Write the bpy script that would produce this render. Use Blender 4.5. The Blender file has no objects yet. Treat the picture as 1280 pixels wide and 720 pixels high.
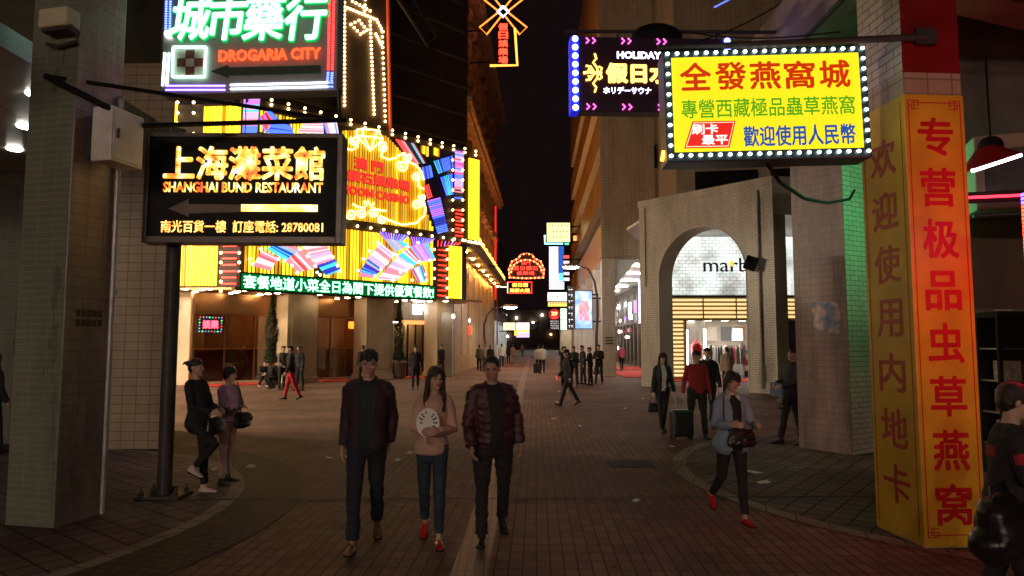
import bpy, math, random
import numpy as np
from mathutils import Vector, Matrix

D = bpy.data
SC = bpy.context.scene
COL = SC.collection
rnd = random.Random(11)
R = math.radians

# ------------------------------------------------------------------ camera, night sky, exposure
EYE = 1.85
FOC = 853.0                       # focal length in photo pixels (1280 wide)
TILT = math.atan(68 / FOC)
cam_data = D.cameras.new('camera')
cam_data.sensor_width = 36.0
cam_data.lens = 36.0 * FOC / 1280.0
cam_data.clip_start = 0.1
cam_data.clip_end = 2000
cam = D.objects.new('camera', cam_data)
COL.objects.link(cam)
cam.location = (0, 0, EYE)
cam.rotation_euler = (math.pi / 2 + TILT, 0, 0)
SC.camera = cam

world = D.worlds.new('World')
SC.world = world
world.use_nodes = True
wn = world.node_tree.nodes
bg = wn['Background']
sky = wn.new('ShaderNodeTexSky')
sky.sky_type = 'NISHITA'
sky.sun_disc = False
sky.sun_elevation = R(-4)         # long after sunset: the lamps and neon light the street
sky.sun_rotation = R(200)
mixw = wn.new('ShaderNodeMixRGB')
mixw.blend_type = 'ADD'
mixw.inputs[0].default_value = 1
mixw.inputs[2].default_value = (0.0060, 0.0030, 0.0030, 1)   # city glow in the night sky
scw = wn.new('ShaderNodeMixRGB')
scw.blend_type = 'MULTIPLY'
scw.inputs[0].default_value = 1
scw.inputs[2].default_value = (0.002, 0.002, 0.002, 1)
world.node_tree.links.new(sky.outputs[0], scw.inputs[1])
world.node_tree.links.new(scw.outputs[0], mixw.inputs[1])
world.node_tree.links.new(mixw.outputs[0], bg.inputs[0])
bg.inputs[1].default_value = 0.8

SC.view_settings.view_transform = 'Standard'
SC.view_settings.look = 'None'
SC.view_settings.exposure = 0.35
SC.view_settings.gamma = 1.0
SC.view_settings.use_curve_mapping = False
SC.cycles.max_bounces = 6
SC.cycles.diffuse_bounces = 3
SC.cycles.glossy_bounces = 3
SC.cycles.transparent_max_bounces = 12
SC.cycles.sample_clamp_indirect = 4.0
SC.cycles.use_denoising = True


# ------------------------------------------------------------------ helpers: points
def ray(px, py):
    cx, up = px - 640.0, 360.0 - py
    c, s = math.cos(TILT), math.sin(TILT)
    return Vector((cx, FOC * c - up * s, up * c + FOC * s))


def at(px, py, d):
    r = ray(px, py)
    k = d / r.y
    return Vector((r.x * k, d, EYE + r.z * k))


def ground(px, py):
    r = ray(px, py)
    k = -EYE / r.z
    return Vector((r.x * k, r.y * k, 0))


class Fr:
    """a vertical plane: origin, heading of its x axis; local y runs into the building"""
    def __init__(s, x, y, deg=None, to=None):
        s.o = Vector((x, y, 0))
        s.a = R(deg) if to is None else math.atan2(to[1] - y, to[0] - x)
        s.e = Vector((math.cos(s.a), math.sin(s.a), 0))
        s.n = Vector((-math.sin(s.a), math.cos(s.a), 0))
        s.len = 0 if to is None else math.hypot(to[0] - x, to[1] - y)

    def uz(s, px, py, off=0.0):
        r = ray(px, py)
        c = Vector((0, 0, EYE))
        k = (s.o + s.n * off - c).dot(s.n) / r.dot(s.n)
        p = c + r * k
        return ((p - s.o).dot(s.e), p.z)

    def w(s, u, v=0.0, z=0.0):
        p = s.o + s.e * u + s.n * v
        return Vector((p.x, p.y, z))

    def uv_of(s, x, y):
        p = Vector((x, y, 0)) - s.o
        return p.dot(s.e), p.dot(s.n)


# ------------------------------------------------------------------ helpers: objects
def link(o, parent=None):
    COL.objects.link(o)
    if parent is not None:
        o.parent = parent
    return o


def tag(o, label=None, cat=None, group=None, kind=None):
    if label:
        o['label'] = label
    if cat:
        o['category'] = cat
    if group:
        o['group'] = group
    if kind:
        o['kind'] = kind
    return o


def thing(name, label, cat, loc=(0, 0, 0), rz=0.0, group=None):
    o = D.objects.new(name, None)
    o.empty_display_size = 0.2
    link(o)
    o.location = loc
    o.rotation_euler = (0, 0, rz)
    return tag(o, label, cat, group)


def dup(root, loc=None, rz=None, label=None):
    r = root.copy()
    link(r)
    if loc is not None:
        r.location = loc
    if rz is not None:
        r.rotation_euler = (0, 0, rz)
    if label:
        r['label'] = label
    for ch in list(root.children):
        c = ch.copy()
        link(c, r)
        for g in list(ch.children):
            link(g.copy(), c)
    return r


class MB:
    def __init__(s):
        s.v, s.f, s.m = [], [], []

    def add(s, vs, fs, m=0):
        b = len(s.v)
        s.v += [tuple(p) for p in vs]
        s.f += [tuple(b + i for i in f) for f in fs]
        s.m += [m] * len(fs)
        return s

    def box(s, x0, x1, y0, y1, z0, z1, m=0):
        vs = [(x, y, z) for z in (z0, z1) for y in (y0, y1) for x in (x0, x1)]
        return s.add(vs, [(0, 2, 3, 1), (4, 5, 7, 6), (0, 1, 5, 4), (2, 6, 7, 3), (0, 4, 6, 2), (1, 3, 7, 5)], m)

    def rbox(s, c, sx, sy, sz, M=None, m=0):
        vs = [(x * sx / 2, y * sy / 2, z * sz / 2) for z in (-1, 1) for y in (-1, 1) for x in (-1, 1)]
        M = M or Matrix.Identity(3)
        vs = [M @ Vector(p) + Vector(c) for p in vs]
        return s.add(vs, [(0, 2, 3, 1), (4, 5, 7, 6), (0, 1, 5, 4), (2, 6, 7, 3), (0, 4, 6, 2), (1, 3, 7, 5)], m)

    def tube(s, pts, r, n=8, m=0, r1=None, closed=False):
        pts = [Vector(p) for p in pts]
        k = len(pts)
        b = len(s.v)
        up = None
        for i, p in enumerate(pts):
            if closed:
                t = pts[(i + 1) % k] - pts[i - 1]
            else:
                t = pts[min(i + 1, k - 1)] - pts[max(i - 1, 0)]
            t.normalize()
            if up is None:
                up = Vector((0, 0, 1)) if abs(t.z) < 0.9 else Vector((1, 0, 0))
            a = up - t * up.dot(t)
            a.normalize()
            up = a
            c = t.cross(a)
            rr = r if r1 is None else r + (r1 - r) * i / max(1, k - 1)
            for j in range(n):
                th = 2 * math.pi * j / n
                s.v.append(tuple(p + (a * math.cos(th) + c * math.sin(th)) * rr))
        for i in range(k if closed else k - 1):
            for j in range(n):
                i2 = (i + 1) % k
                s.f.append((b + i * n + j, b + i * n + (j + 1) % n, b + i2 * n + (j + 1) % n, b + i2 * n + j))
                s.m.append(m)
        if not closed:
            s.f.append(tuple(b + j for j in reversed(range(n))))
            s.f.append(tuple(b + (k - 1) * n + j for j in range(n)))
            s.m += [m, m]
        return s

    def prism(s, poly, y0, y1, m=0):
        """polygon in x,z given anticlockwise seen from -y; extruded from y0 to y1"""
        n = len(poly)
        vs = [(x, y0, z) for x, z in poly] + [(x, y1, z) for x, z in poly]
        fs = [tuple(range(n)), tuple(reversed(range(n, 2 * n)))]
        fs += [(i, i + n, (i + 1) % n + n, (i + 1) % n) for i in range(n)]
        return s.add(vs, fs, m)

    def slab(s, poly, z0, z1, m=0):
        n = len(poly)
        vs = [(x, y, z0) for x, y in poly] + [(x, y, z1) for x, y in poly]
        fs = [tuple(reversed(range(n))), tuple(range(n, 2 * n))]
        fs += [(i, (i + 1) % n, (i + 1) % n + n, i + n) for i in range(n)]
        return s.add(vs, fs, m)

    def ball(s, c, r, m=0, seg=8, rings=5, M=None):
        rx, ry, rz = (r, r, r) if not hasattr(r, '__len__') else r
        vs = [Vector((0, 0, rz))]
        for i in range(1, rings):
            a = math.pi * i / rings
            for j in range(seg):
                b = 2 * math.pi * j / seg
                vs.append(Vector((rx * math.sin(a) * math.cos(b), ry * math.sin(a) * math.sin(b), rz * math.cos(a))))
        vs.append(Vector((0, 0, -rz)))
        fs = [(0, 1 + j, 1 + (j + 1) % seg) for j in range(seg)]
        for i in range(rings - 2):
            for j in range(seg):
                a, b = 1 + i * seg + j, 1 + i * seg + (j + 1) % seg
                fs.append((a, a + seg, b + seg, b))
        last = len(vs) - 1
        o = 1 + (rings - 2) * seg
        fs += [(last, o + (j + 1) % seg, o + j) for j in range(seg)]
        if M is not None:
            vs = [M @ p for p in vs]
        return s.add([p + Vector(c) for p in vs], fs, m)

    def lathe(s, prof, c=(0, 0, 0), n=20, m=0):
        b = len(s.v)
        for r, z in prof:
            for j in range(n):
                a = 2 * math.pi * j / n
                s.v.append((c[0] + r * math.cos(a), c[1] + r * math.sin(a), c[2] + z))
        for i in range(len(prof) - 1):
            for j in range(n):
                s.f.append((b + i * n + j, b + i * n + (j + 1) % n, b + (i + 1) * n + (j + 1) % n, b + (i + 1) * n + j))
                s.m.append(m)
        s.f.append(tuple(b + j for j in reversed(range(n))))
        s.f.append(tuple(b + (len(prof) - 1) * n + j for j in range(n)))
        s.m += [m, m]
        return s

    def build(s, name, mats, parent=None, loc=None, rz=None, smooth=False, bevel=0.0):
        me = D.meshes.new(name)
        me.from_pydata(s.v, [], s.f)
        if not isinstance(mats, (list, tuple)):
            mats = [mats]
        for mm in mats:
            me.materials.append(mm)
        if len(mats) > 1:
            me.polygons.foreach_set('material_index', s.m)
        uvs(me)
        if smooth:
            me.polygons.foreach_set('use_smooth', [True] * len(me.polygons))
        me.update()
        o = link(D.objects.new(name, me), parent)
        if loc is not None:
            o.location = loc
        if rz is not None:
            o.rotation_euler = (0, 0, rz)
        if bevel:
            b = o.modifiers.new('bevel', 'BEVEL')
            b.width = bevel
            b.segments = 2
            b.limit_method = 'ANGLE'
        return o


def uvs(me):
    """planar coordinates in metres per face, by its own normal"""
    lay = me.uv_layers.new(name='UVMap')
    co = me.vertices
    for p in me.polygons:
        n = p.normal
        if abs(n.z) > 0.75:
            for li in p.loop_indices:
                v = co[me.loops[li].vertex_index].co
                lay.data[li].uv = (v.x, v.y)
        else:
            t = Vector((-n.y, n.x, 0))
            t.normalize()
            for li in p.loop_indices:
                v = co[me.loops[li].vertex_index].co
                lay.data[li].uv = (v.x * t.x + v.y * t.y, v.z)


# ------------------------------------------------------------------ helpers: lettering
def glyphs(body, bold=0.0, depth=0.0, shear=0.0, spacing=1.0):
    c = D.curves.new('lettering', 'FONT')
    c.body = body
    c.offset = bold
    c.extrude = depth
    c.shear = shear
    c.space_character = spacing
    c.resolution_u = 2
    o = D.objects.new('lettering', c)
    link(o)
    bpy.context.view_layer.update()
    me = D.meshes.new_from_object(o.evaluated_get(bpy.context.evaluated_depsgraph_get()))
    D.objects.remove(o)
    D.curves.remove(c)
    n = len(me.vertices)
    v = np.zeros(n * 3)
    me.vertices.foreach_get('co', v)
    v = v.reshape(-1, 3)
    f = [tuple(p.vertices) for p in me.polygons]
    D.meshes.remove(me)
    return v, f


def write(mb, body, cx, cz, w, h, y=-0.01, bold=0.0, depth=0.006, shear=0.0, spacing=1.0, m=0, mirror=False):
    """lettering fitted into w x h about (cx, cz), standing in the x,z plane and facing -y"""
    if w < 1e-6:
        return
    v, f = glyphs(body, 0.0, 0.01, shear, spacing)
    lo, hi = v.min(0), v.max(0)
    b = bold * 1.05
    sx = w / max(1e-6, hi[0] - lo[0] + 2 * b)
    sz = h / max(1e-6, hi[1] - lo[1] + 2 * b)
    x = (v[:, 0] - (lo[0] + hi[0]) / 2) * sx + cx
    z = (v[:, 1] - (lo[1] + hi[1]) / 2) * sz + cz
    yy = y - (v[:, 2] / 0.01 + 1) / 2 * depth
    if b > 0:
        # a heavier weight: the strokes are widened all round
        for k in range(8):
            a = k * math.pi / 4
            mb.add(np.stack([x + math.cos(a) * b * sx, yy - 0.00012 * k, z + math.sin(a) * b * sz], 1), f, m)
    mb.add(np.stack([x, yy - 0.001, z], 1), f, m)


def letters(name, body, cx, cz, w, h, mat, parent, **k):
    mb = MB()
    write(mb, body, cx, cz, w, h, **k)
    return mb.build(name, mat, parent)


# ------------------------------------------------------------------ helpers: materials
def newmat(name):
    m = D.materials.new(name)
    m.use_nodes = True
    nt = m.node_tree
    return m, nt, nt.nodes['Principled BSDF']


def mat(name, col, rough=0.6, metal=0.0, var=0.25, scale=6.0, bump=0.0, bscale=60.0, spec=0.5, coat=0.0):
    m, nt, b = newmat(name)
    b.inputs['Roughness'].default_value = rough
    b.inputs['Metallic'].default_value = metal
    b.inputs['Specular IOR Level'].default_value = spec
    b.inputs['Coat Weight'].default_value = coat
    tc = nt.nodes.new('ShaderNodeTexCoord')
    nz = nt.nodes.new('ShaderNodeTexNoise')
    nz.inputs['Scale'].default_value = scale
    nz.inputs['Detail'].default_value = 6
    nt.links.new(tc.outputs['Object'], nz.inputs['Vector'])
    rp = nt.nodes.new('ShaderNodeValToRGB')
    rp.color_ramp.elements[0].position = 0.3
    rp.color_ramp.elements[1].position = 0.72
    lo = [max(0, c * (1 - var)) for c in col]
    hi = [min(1, c * (1 + var * 0.6)) for c in col]
    rp.color_ramp.elements[0].color = (*lo, 1)
    rp.color_ramp.elements[1].color = (*hi, 1)
    nt.links.new(nz.outputs['Fac'], rp.inputs['Fac'])
    nt.links.new(rp.outputs['Color'], b.inputs['Base Color'])
    if bump:
        n2 = nt.nodes.new('ShaderNodeTexNoise')
        n2.inputs['Scale'].default_value = bscale
        n2.inputs['Detail'].default_value = 4
        nt.links.new(tc.outputs['Object'], n2.inputs['Vector'])
        bp = nt.nodes.new('ShaderNodeBump')
        bp.inputs['Strength'].default_value = bump
        bp.inputs['Distance'].default_value = 0.02
        nt.links.new(n2.outputs['Fac'], bp.inputs['Height'])
        nt.links.new(bp.outputs['Normal'], b.inputs['Normal'])
    return m


def tiles(name, c1, c2, mortar, w, h, gap=0.006, rough=0.4, offset=0.5, rot=0.0, dirt=0.5, bump=0.4, dscale=0.7, spec=0.5, streak=True, gum=False):
    """tiled or paved surface in metres, with stains of its own"""
    m, nt, b = newmat(name)
    N, L = nt.nodes, nt.links
    tc = N.new('ShaderNodeTexCoord')
    mp = N.new('ShaderNodeMapping')
    mp.inputs['Rotation'].default_value = (0, 0, rot)
    L.new(tc.outputs['UV'], mp.inputs['Vector'])
    br = N.new('ShaderNodeTexBrick')
    br.offset = offset
    br.inputs['Scale'].default_value = 1.0
    br.inputs['Brick Width'].default_value = w
    br.inputs['Row Height'].default_value = h
    br.inputs['Mortar Size'].default_value = gap
    br.inputs['Mortar Smooth'].default_value = 0.2
    br.inputs['Color1'].default_value = (*c1, 1)
    br.inputs['Color2'].default_value = (*c2, 1)
    br.inputs['Mortar'].default_value = (*mortar, 1)
    L.new(mp.outputs[0], br.inputs['Vector'])
    nz = N.new('ShaderNodeTexNoise')
    nz.inputs['Scale'].default_value = dscale
    nz.inputs['Detail'].default_value = 9
    nz.inputs['Roughness'].default_value = 0.65
    mp2 = N.new('ShaderNodeMapping')
    mp2.inputs['Scale'].default_value = (2.2, 0.45, 1) if streak else (1, 1, 1)
    L.new(tc.outputs['UV'], mp2.inputs['Vector'])
    L.new(mp2.outputs[0], nz.inputs['Vector'])
    rp = N.new('ShaderNodeValToRGB')
    rp.color_ramp.elements[0].position = 0.35
    rp.color_ramp.elements[1].position = 0.62
    k = 1 - dirt
    rp.color_ramp.elements[0].color = (k, k * 0.96, k * 0.9, 1)
    rp.color_ramp.elements[1].color = (1, 1, 1, 1)
    L.new(nz.outputs['Fac'], rp.inputs['Fac'])
    mx = N.new('ShaderNodeMixRGB')
    mx.blend_type = 'MULTIPLY'
    mx.inputs[0].default_value = 1
    L.new(br.outputs['Color'], mx.inputs[1])
    L.new(rp.outputs['Color'], mx.inputs[2])
    if gum:
        # trodden spots and blotches on the paving
        vo = N.new('ShaderNodeTexVoronoi')
        vo.inputs['Scale'].default_value = 1.6
        L.new(tc.outputs['UV'], vo.inputs['Vector'])
        g1 = N.new('ShaderNodeMapRange')
        g1.inputs['From Min'].default_value = 0.035
        g1.inputs['From Max'].default_value = 0.06
        g1.inputs['To Min'].default_value = 0.45
        L.new(vo.outputs['Distance'], g1.inputs['Value'])
        n3 = N.new('ShaderNodeTexNoise')
        n3.inputs['Scale'].default_value = 0.22
        n3.inputs['Detail'].default_value = 5
        L.new(tc.outputs['UV'], n3.inputs['Vector'])
        g2 = N.new('ShaderNodeMapRange')
        g2.inputs['From Min'].default_value = 0.38
        g2.inputs['From Max'].default_value = 0.62
        g2.inputs['To Min'].default_value = 0.72
        g2.inputs['To Max'].default_value = 1.12
        L.new(n3.outputs['Fac'], g2.inputs['Value'])
        mm = N.new('ShaderNodeMath')
        mm.operation = 'MULTIPLY'
        L.new(g1.outputs[0], mm.inputs[0])
        L.new(g2.outputs[0], mm.inputs[1])
        m3 = N.new('ShaderNodeMixRGB')
        m3.blend_type = 'MULTIPLY'
        m3.inputs[0].default_value = 1
        L.new(mx.outputs[0], m3.inputs[1])
        L.new(mm.outputs[0], m3.inputs[2])
        mx = m3
    L.new(mx.outputs[0], b.inputs['Base Color'])
    b.inputs['Specular IOR Level'].default_value = spec
    rr = N.new('ShaderNodeMapRange')
    rr.inputs['To Min'].default_value = max(0.05, rough - 0.12)
    rr.inputs['To Max'].default_value = rough + 0.15
    L.new(nz.outputs['Fac'], rr.inputs['Value'])
    L.new(rr.outputs[0], b.inputs['Roughness'])
    bp = N.new('ShaderNodeBump')
    bp.invert = True
    bp.inputs['Strength'].default_value = bump
    bp.inputs['Distance'].default_value = 0.01
    L.new(br.outputs['Fac'], bp.inputs['Height'])
    L.new(bp.outputs['Normal'], b.inputs['Normal'])
    return m


def emit(name, col, strength, base=(0.3, 0.3, 0.3)):
    m, nt, b = newmat(name)
    b.inputs['Base Color'].default_value = (*[c * 0.6 for c in col], 1)
    b.inputs['Emission Color'].default_value = (*col, 1)
    b.inputs['Emission Strength'].default_value = strength
    b.inputs['Roughness'].default_value = 0.4
    return m


def emit_noise(name, stops, strength, scale, cell=0.0):
    """a lamp or screen whose colour varies from spot to spot"""
    m, nt, b = newmat(name)
    N, L = nt.nodes, nt.links
    tc = N.new('ShaderNodeTexCoord')
    src = tc.outputs['Object']
    if cell:
        sn = N.new('ShaderNodeVectorMath')
        sn.operation = 'SNAP'
        sn.inputs[1].default_value = (cell, cell, cell)
        L.new(src, sn.inputs[0])
        src = sn.outputs[0]
    nz = N.new('ShaderNodeTexNoise')
    nz.inputs['Scale'].default_value = scale
    nz.inputs['Detail'].default_value = 3
    L.new(src, nz.inputs['Vector'])
    rp = N.new('ShaderNodeValToRGB')
    while len(rp.color_ramp.elements) < len(stops):
        rp.color_ramp.elements.new(0.5)
    for e, (p, c) in zip(rp.color_ramp.elements, stops):
        e.position = p
        e.color = (*c, 1)
    L.new(nz.outputs['Fac'], rp.inputs['Fac'])
    L.new(rp.outputs['Color'], b.inputs['Emission Color'])
    b.inputs['Base Color'].default_value = (0.1, 0.1, 0.1, 1)
    b.inputs['Emission Strength'].default_value = strength
    return m


def pane(name, tint=(0.9, 0.95, 0.95), refl=0.12):
    m = D.materials.new(name)
    m.use_nodes = True
    nt = m.node_tree
    nt.nodes.clear()
    out = nt.nodes.new('ShaderNodeOutputMaterial')
    tr = nt.nodes.new('ShaderNodeBsdfTransparent')
    tr.inputs[0].default_value = (*tint, 1)
    gl = nt.nodes.new('ShaderNodeBsdfGlossy')
    gl.inputs['Roughness'].default_value = 0.04
    lw = nt.nodes.new('ShaderNodeLayerWeight')
    lw.inputs[0].default_value = 0.35
    ad = nt.nodes.new('ShaderNodeMath')
    ad.operation = 'MULTIPLY_ADD'
    ad.inputs[1].default_value = 0.6
    ad.inputs[2].default_value = refl
    nt.links.new(lw.outputs['Fresnel'], ad.inputs[0])
    mx = nt.nodes.new('ShaderNodeMixShader')
    nt.links.new(ad.outputs[0], mx.inputs[0])
    nt.links.new(tr.outputs[0], mx.inputs[1])
    nt.links.new(gl.outputs[0], mx.inputs[2])
    nt.links.new(mx.outputs[0], out.inputs[0])
    return m


def bulbs(pts, r, mats, parent, name='bulb', seg=6, rings=4):
    """one small lamp per point: the first hundred are parts of their own, the rest one part"""
    if not isinstance(mats, list):
        mats = [mats]
    mes = []
    for mm in mats:
        mb = MB().ball((0, 0, 0), r, 0, seg, rings)
        o = mb.build(name, mm, parent, smooth=True)
        mes.append(o.data)
        D.objects.remove(o)
    rest = [MB() for _ in mats]
    for i, p in enumerate(pts):
        k = i % len(mats)
        if i < 100:
            o = link(D.objects.new(name, mes[k]), parent)
            o.location = p
        else:
            rest[k].ball(p, r, 0, seg, rings)
    for k, mb in enumerate(rest):
        if mb.v:
            tag(mb.build(name, mats[k], parent, smooth=True), kind='stuff')

# ------------------------------------------------------------------ materials
M = {}
M['paver'] = tiles('brown pavers', (0.310, 0.172, 0.126), (0.220, 0.122, 0.091), (0.075, 0.044, 0.034), 0.115, 0.23, 0.008, 0.72, 0.0, R(2), 0.55, 0.6, 0.5, 0.22, False, True)
M['paver_diag'] = tiles('grey pavers', (0.260, 0.185, 0.168), (0.185, 0.130, 0.120), (0.045, 0.034, 0.031), 0.24, 0.24, 0.013, 0.72, 0.0, R(38), 0.5, 0.6, 0.6, 0.22, False, True)
M['paver_ring'] = tiles('dark ring pavers', (0.12, 0.08, 0.064), (0.085, 0.058, 0.048), (0.02, 0.017, 0.015), 0.12, 0.12, 0.008, 0.72, 0.5, R(15), 0.4, 0.5, 0.9, 0.22, False)
M['paver_edge'] = tiles('pale edge pavers', (0.33, 0.26, 0.22), (0.26, 0.21, 0.18), (0.09, 0.07, 0.06), 0.3, 0.3, 0.008, 0.7, 0.0, R(20), 0.4, 0.4, 0.9, 0.22, False)
M['tactile'] = tiles('ochre tactile tiles', (0.25, 0.135, 0.085), (0.21, 0.115, 0.072), (0.10, 0.055, 0.038), 0.30, 0.075, 0.012, 0.5, 0.0, R(90), 0.45, 0.9, 0.7, 0.4, False)
M['joint'] = mat('dark joint', (0.03, 0.025, 0.022), 0.8)
M['tile_white'] = tiles('white mosaic tile', (0.76, 0.70, 0.60), (0.68, 0.63, 0.54), (0.30, 0.255, 0.20), 0.24, 0.085, 0.008, 0.3, 0.5, 0, 0.42, 0.5, 0.35)
M['tile_grey'] = tiles('grey green tile', (0.20, 0.225, 0.175), (0.17, 0.195, 0.15), (0.26, 0.26, 0.21), 0.20, 0.068, 0.006, 0.28, 0.0, 0, 0.35, 0.4, 0.5)
M['tile_beige'] = tiles('beige wall tile', (0.46, 0.37, 0.26), (0.41, 0.33, 0.23), (0.24, 0.18, 0.13), 0.24, 0.155, 0.009, 0.35, 0.0, 0, 0.3, 0.4, 0.5)
M['tile_stain'] = tiles('stained pink tile', (0.37, 0.27, 0.235), (0.32, 0.235, 0.205), (0.21, 0.15, 0.13), 0.22, 0.11, 0.005, 0.4, 0.0, 0, 0.62, 0.4, 0.9)
M['plaster_white'] = mat('white plaster', (0.72, 0.72, 0.68), 0.7, var=0.12, scale=1.5, bump=0.1)
M['plaster_tan'] = mat('tan stone', (0.46, 0.29, 0.11), 0.5, var=0.3, scale=0.7, bump=0.15, bscale=9)
M['plaster_cream'] = mat('cream stone', (0.52, 0.42, 0.27), 0.45, var=0.25, scale=0.9, bump=0.1, bscale=12)
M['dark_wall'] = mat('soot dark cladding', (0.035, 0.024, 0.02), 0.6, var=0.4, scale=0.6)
M['black'] = mat('black paint', (0.012, 0.012, 0.013), 0.6, spec=0.15)
M['iron'] = mat('dark painted steel', (0.05, 0.043, 0.04), 0.6, 0.15, var=0.4, scale=9, bump=0.1)
M['grey_metal'] = mat('grey painted metal', (0.33, 0.33, 0.33), 0.45, 0.3, var=0.25, scale=5)
M['white_metal'] = mat('white enamel', (0.68, 0.66, 0.63), 0.4, 0.0, var=0.2, scale=5)
M['steel'] = mat('brushed steel', (0.5, 0.5, 0.5), 0.3, 0.9, var=0.2)
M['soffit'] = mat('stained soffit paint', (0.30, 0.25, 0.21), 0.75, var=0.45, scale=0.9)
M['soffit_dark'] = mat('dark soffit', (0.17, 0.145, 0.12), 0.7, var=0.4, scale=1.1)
M['orange_lit_wall'] = tiles('orange-lit mosaic', (0.52, 0.30, 0.10), (0.46, 0.27, 0.09), (0.25, 0.15, 0.06), 0.3, 0.14, 0.008, 0.4, 0.5, 0, 0.5, 0.3, 0.3)  # orange light from the signs opposite is put into this wall colour
M['window_dark'] = mat('dark window glass', (0.012, 0.013, 0.016), 0.12, 0.0, var=0.3, scale=1.0, spec=0.8)
M['ornate'] = mat('carved ochre stone', (0.30, 0.18, 0.09), 0.7, var=0.55, scale=1.6, bump=1.0, bscale=3.2)
M['red_paint'] = mat('red paint', (0.22, 0.007, 0.007), 0.4, var=0.2, scale=3)
M['pink_red'] = mat('pinkish red paint', (0.45, 0.03, 0.05), 0.5, var=0.3, scale=3)
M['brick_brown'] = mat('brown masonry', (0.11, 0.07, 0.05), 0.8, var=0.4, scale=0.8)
M['copper'] = mat('bronze panel', (0.44, 0.22, 0.09), 0.28, 0.9, var=0.3, scale=0.8)
M['carpet'] = mat('red carpet', (0.50, 0.025, 0.012), 0.9, var=0.2, scale=20, bump=0.2)
M['glass'] = pane('shop glass', (0.85, 0.82, 0.72), 0.10)
M['bronze_glass'] = pane('bronze shop glass', (0.62, 0.45, 0.26), 0.14)
M['wood'] = mat('brown wood', (0.17, 0.085, 0.04), 0.5, var=0.35, scale=7)
M['leaf'] = mat('dark conifer green', (0.035, 0.06, 0.025), 0.7, var=0.5, scale=18)
M['pot'] = mat('glazed planter', (0.14, 0.10, 0.07), 0.4, var=0.3)
M['paper'] = mat('white paper', (0.8, 0.78, 0.74), 0.8, var=0.08)
M['warm_lamp'] = emit('warm lamp', (1.0, 0.74, 0.46), 34)
M['white_lamp'] = emit('white lamp', (1.0, 0.94, 0.84), 22)
M['cool_lamp'] = emit('cool lamp', (0.82, 0.92, 1.0), 14)
M['bulb'] = emit('gold bulb', (1.0, 0.63, 0.24), 9)
M['yel'] = emit('yellow neon tube', (1.0, 0.58, 0.02), 1.7)
M['yel2'] = emit('dim yellow neon tube', (1.0, 0.50, 0.02), 0.42)
M['yel_up'] = emit('soft yellow neon tube', (1.0, 0.56, 0.03), .65)
M['yel3'] = emit('bright yellow neon tube', (1.0, 0.66, 0.03), 2.6)
M['gold_neon'] = emit('gold outline neon', (1.0, 0.80, 0.16), 5.0)
M['red_neon'] = emit('red neon', (1.0, 0.03, 0.015), 3.2)
M['red_dim'] = emit('dim red neon', (0.8, 0.02, 0.015), 0.9)
M['orange_neon'] = emit('orange neon', (1.0, 0.21, 0.03), 2.6)
for nm, c, s in (('pink', (1.0, 0.30, 0.38), 0.8), ('white', (1.0, 0.88, 0.95), 0.78), ('cyan', (0.08, 0.72, 0.85), 0.8),
                 ('blue', (0.06, 0.13, 1.0), 1.9), ('violet', (0.42, 0.15, 1.0), 1.3), ('lav', (0.72, 0.52, 1.0), 0.78),
                 ('navy', (0.03, 0.05, 0.5), 0.9), ('red', (1.0, 0.05, 0.05), 1.6), ('off', (0.08, 0.06, 0.10), 0.25)):
    M['n_' + nm] = emit(nm + ' neon tube', c, s)


def part(mb, name, mats, root, fr, smooth=False, bevel=0.0):
    """a part built in the frame of a facade, parented to its thing"""
    return mb.build(name, mats, root, fr.o - root.location, fr.a - root.rotation_euler.z, smooth, bevel)


def struct(mb, name, mats, z=0.0, smooth=False):
    return tag(mb.build(name, mats, None, (0, 0, z), smooth=smooth), kind='structure')


def ring(cx, cy, r0, r1, a0, a1, n=64):
    mb = MB()
    for i in range(n):
        t0, t1 = a0 + (a1 - a0) * i / n, a0 + (a1 - a0) * (i + 1) / n
        p = [(cx + r * math.cos(t), cy + r * math.sin(t), 0) for t, r in ((t0, r0), (t0, r1), (t1, r1), (t1, r0))]
        mb.add(p, [(0, 1, 2, 3)] if r0 > 0 else [(0, 1, 2)])
        if r0 == 0:
            mb.v.pop()
    return mb


def disc(cx, cy, r, n=72):
    return MB().add([(cx + r * math.cos(2 * math.pi * i / n), cy + r * math.sin(2 * math.pi * i / n), 0) for i in range(n)], [tuple(range(n))])


# ------------------------------------------------------------------ ground
struct(MB().add([(-300, -60, 0), (300, -60, 0), (300, 600, 0), (-300, 600, 0)], [(0, 1, 2, 3)]), 'pavement', M['paver'])
struct(disc(-7.9, 7.4, 4.55), 'pavement_circle', M['paver_diag'], 0.008)
struct(ring(-7.9, 7.4, 4.55, 4.72, 0, 2 * math.pi, 90), 'pavement_rim', M['paver_edge'], 0.008)
struct(ring(-7.9, 7.4, 4.72, 5.45, 0, 2 * math.pi, 90), 'pavement_ring', M['paver_ring'], 0.008)
struct(disc(7.3, 9.6, 4.75), 'pavement_circle', M['paver_diag'], 0.008)
struct(ring(7.3, 9.6, 4.75, 4.95, 0, 2 * math.pi, 90), 'pavement_rim', M['paver_edge'], 0.008)
st = Vector((0.034, 1.0))
a, b = ground(594, 690), ground(659.5, 455)
dv = (b - a).normalized()
nv = Vector((dv.y, -dv.x, 0))
p0, p1 = a - dv * 5, a + dv * 95
struct(MB().add([p0 - nv * 0.15, p0 + nv * 0.15, p1 + nv * 0.15, p1 - nv * 0.15], [(0, 1, 2, 3)]), 'tactile_path', M['tactile'], 0.004)
mb = MB()
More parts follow.
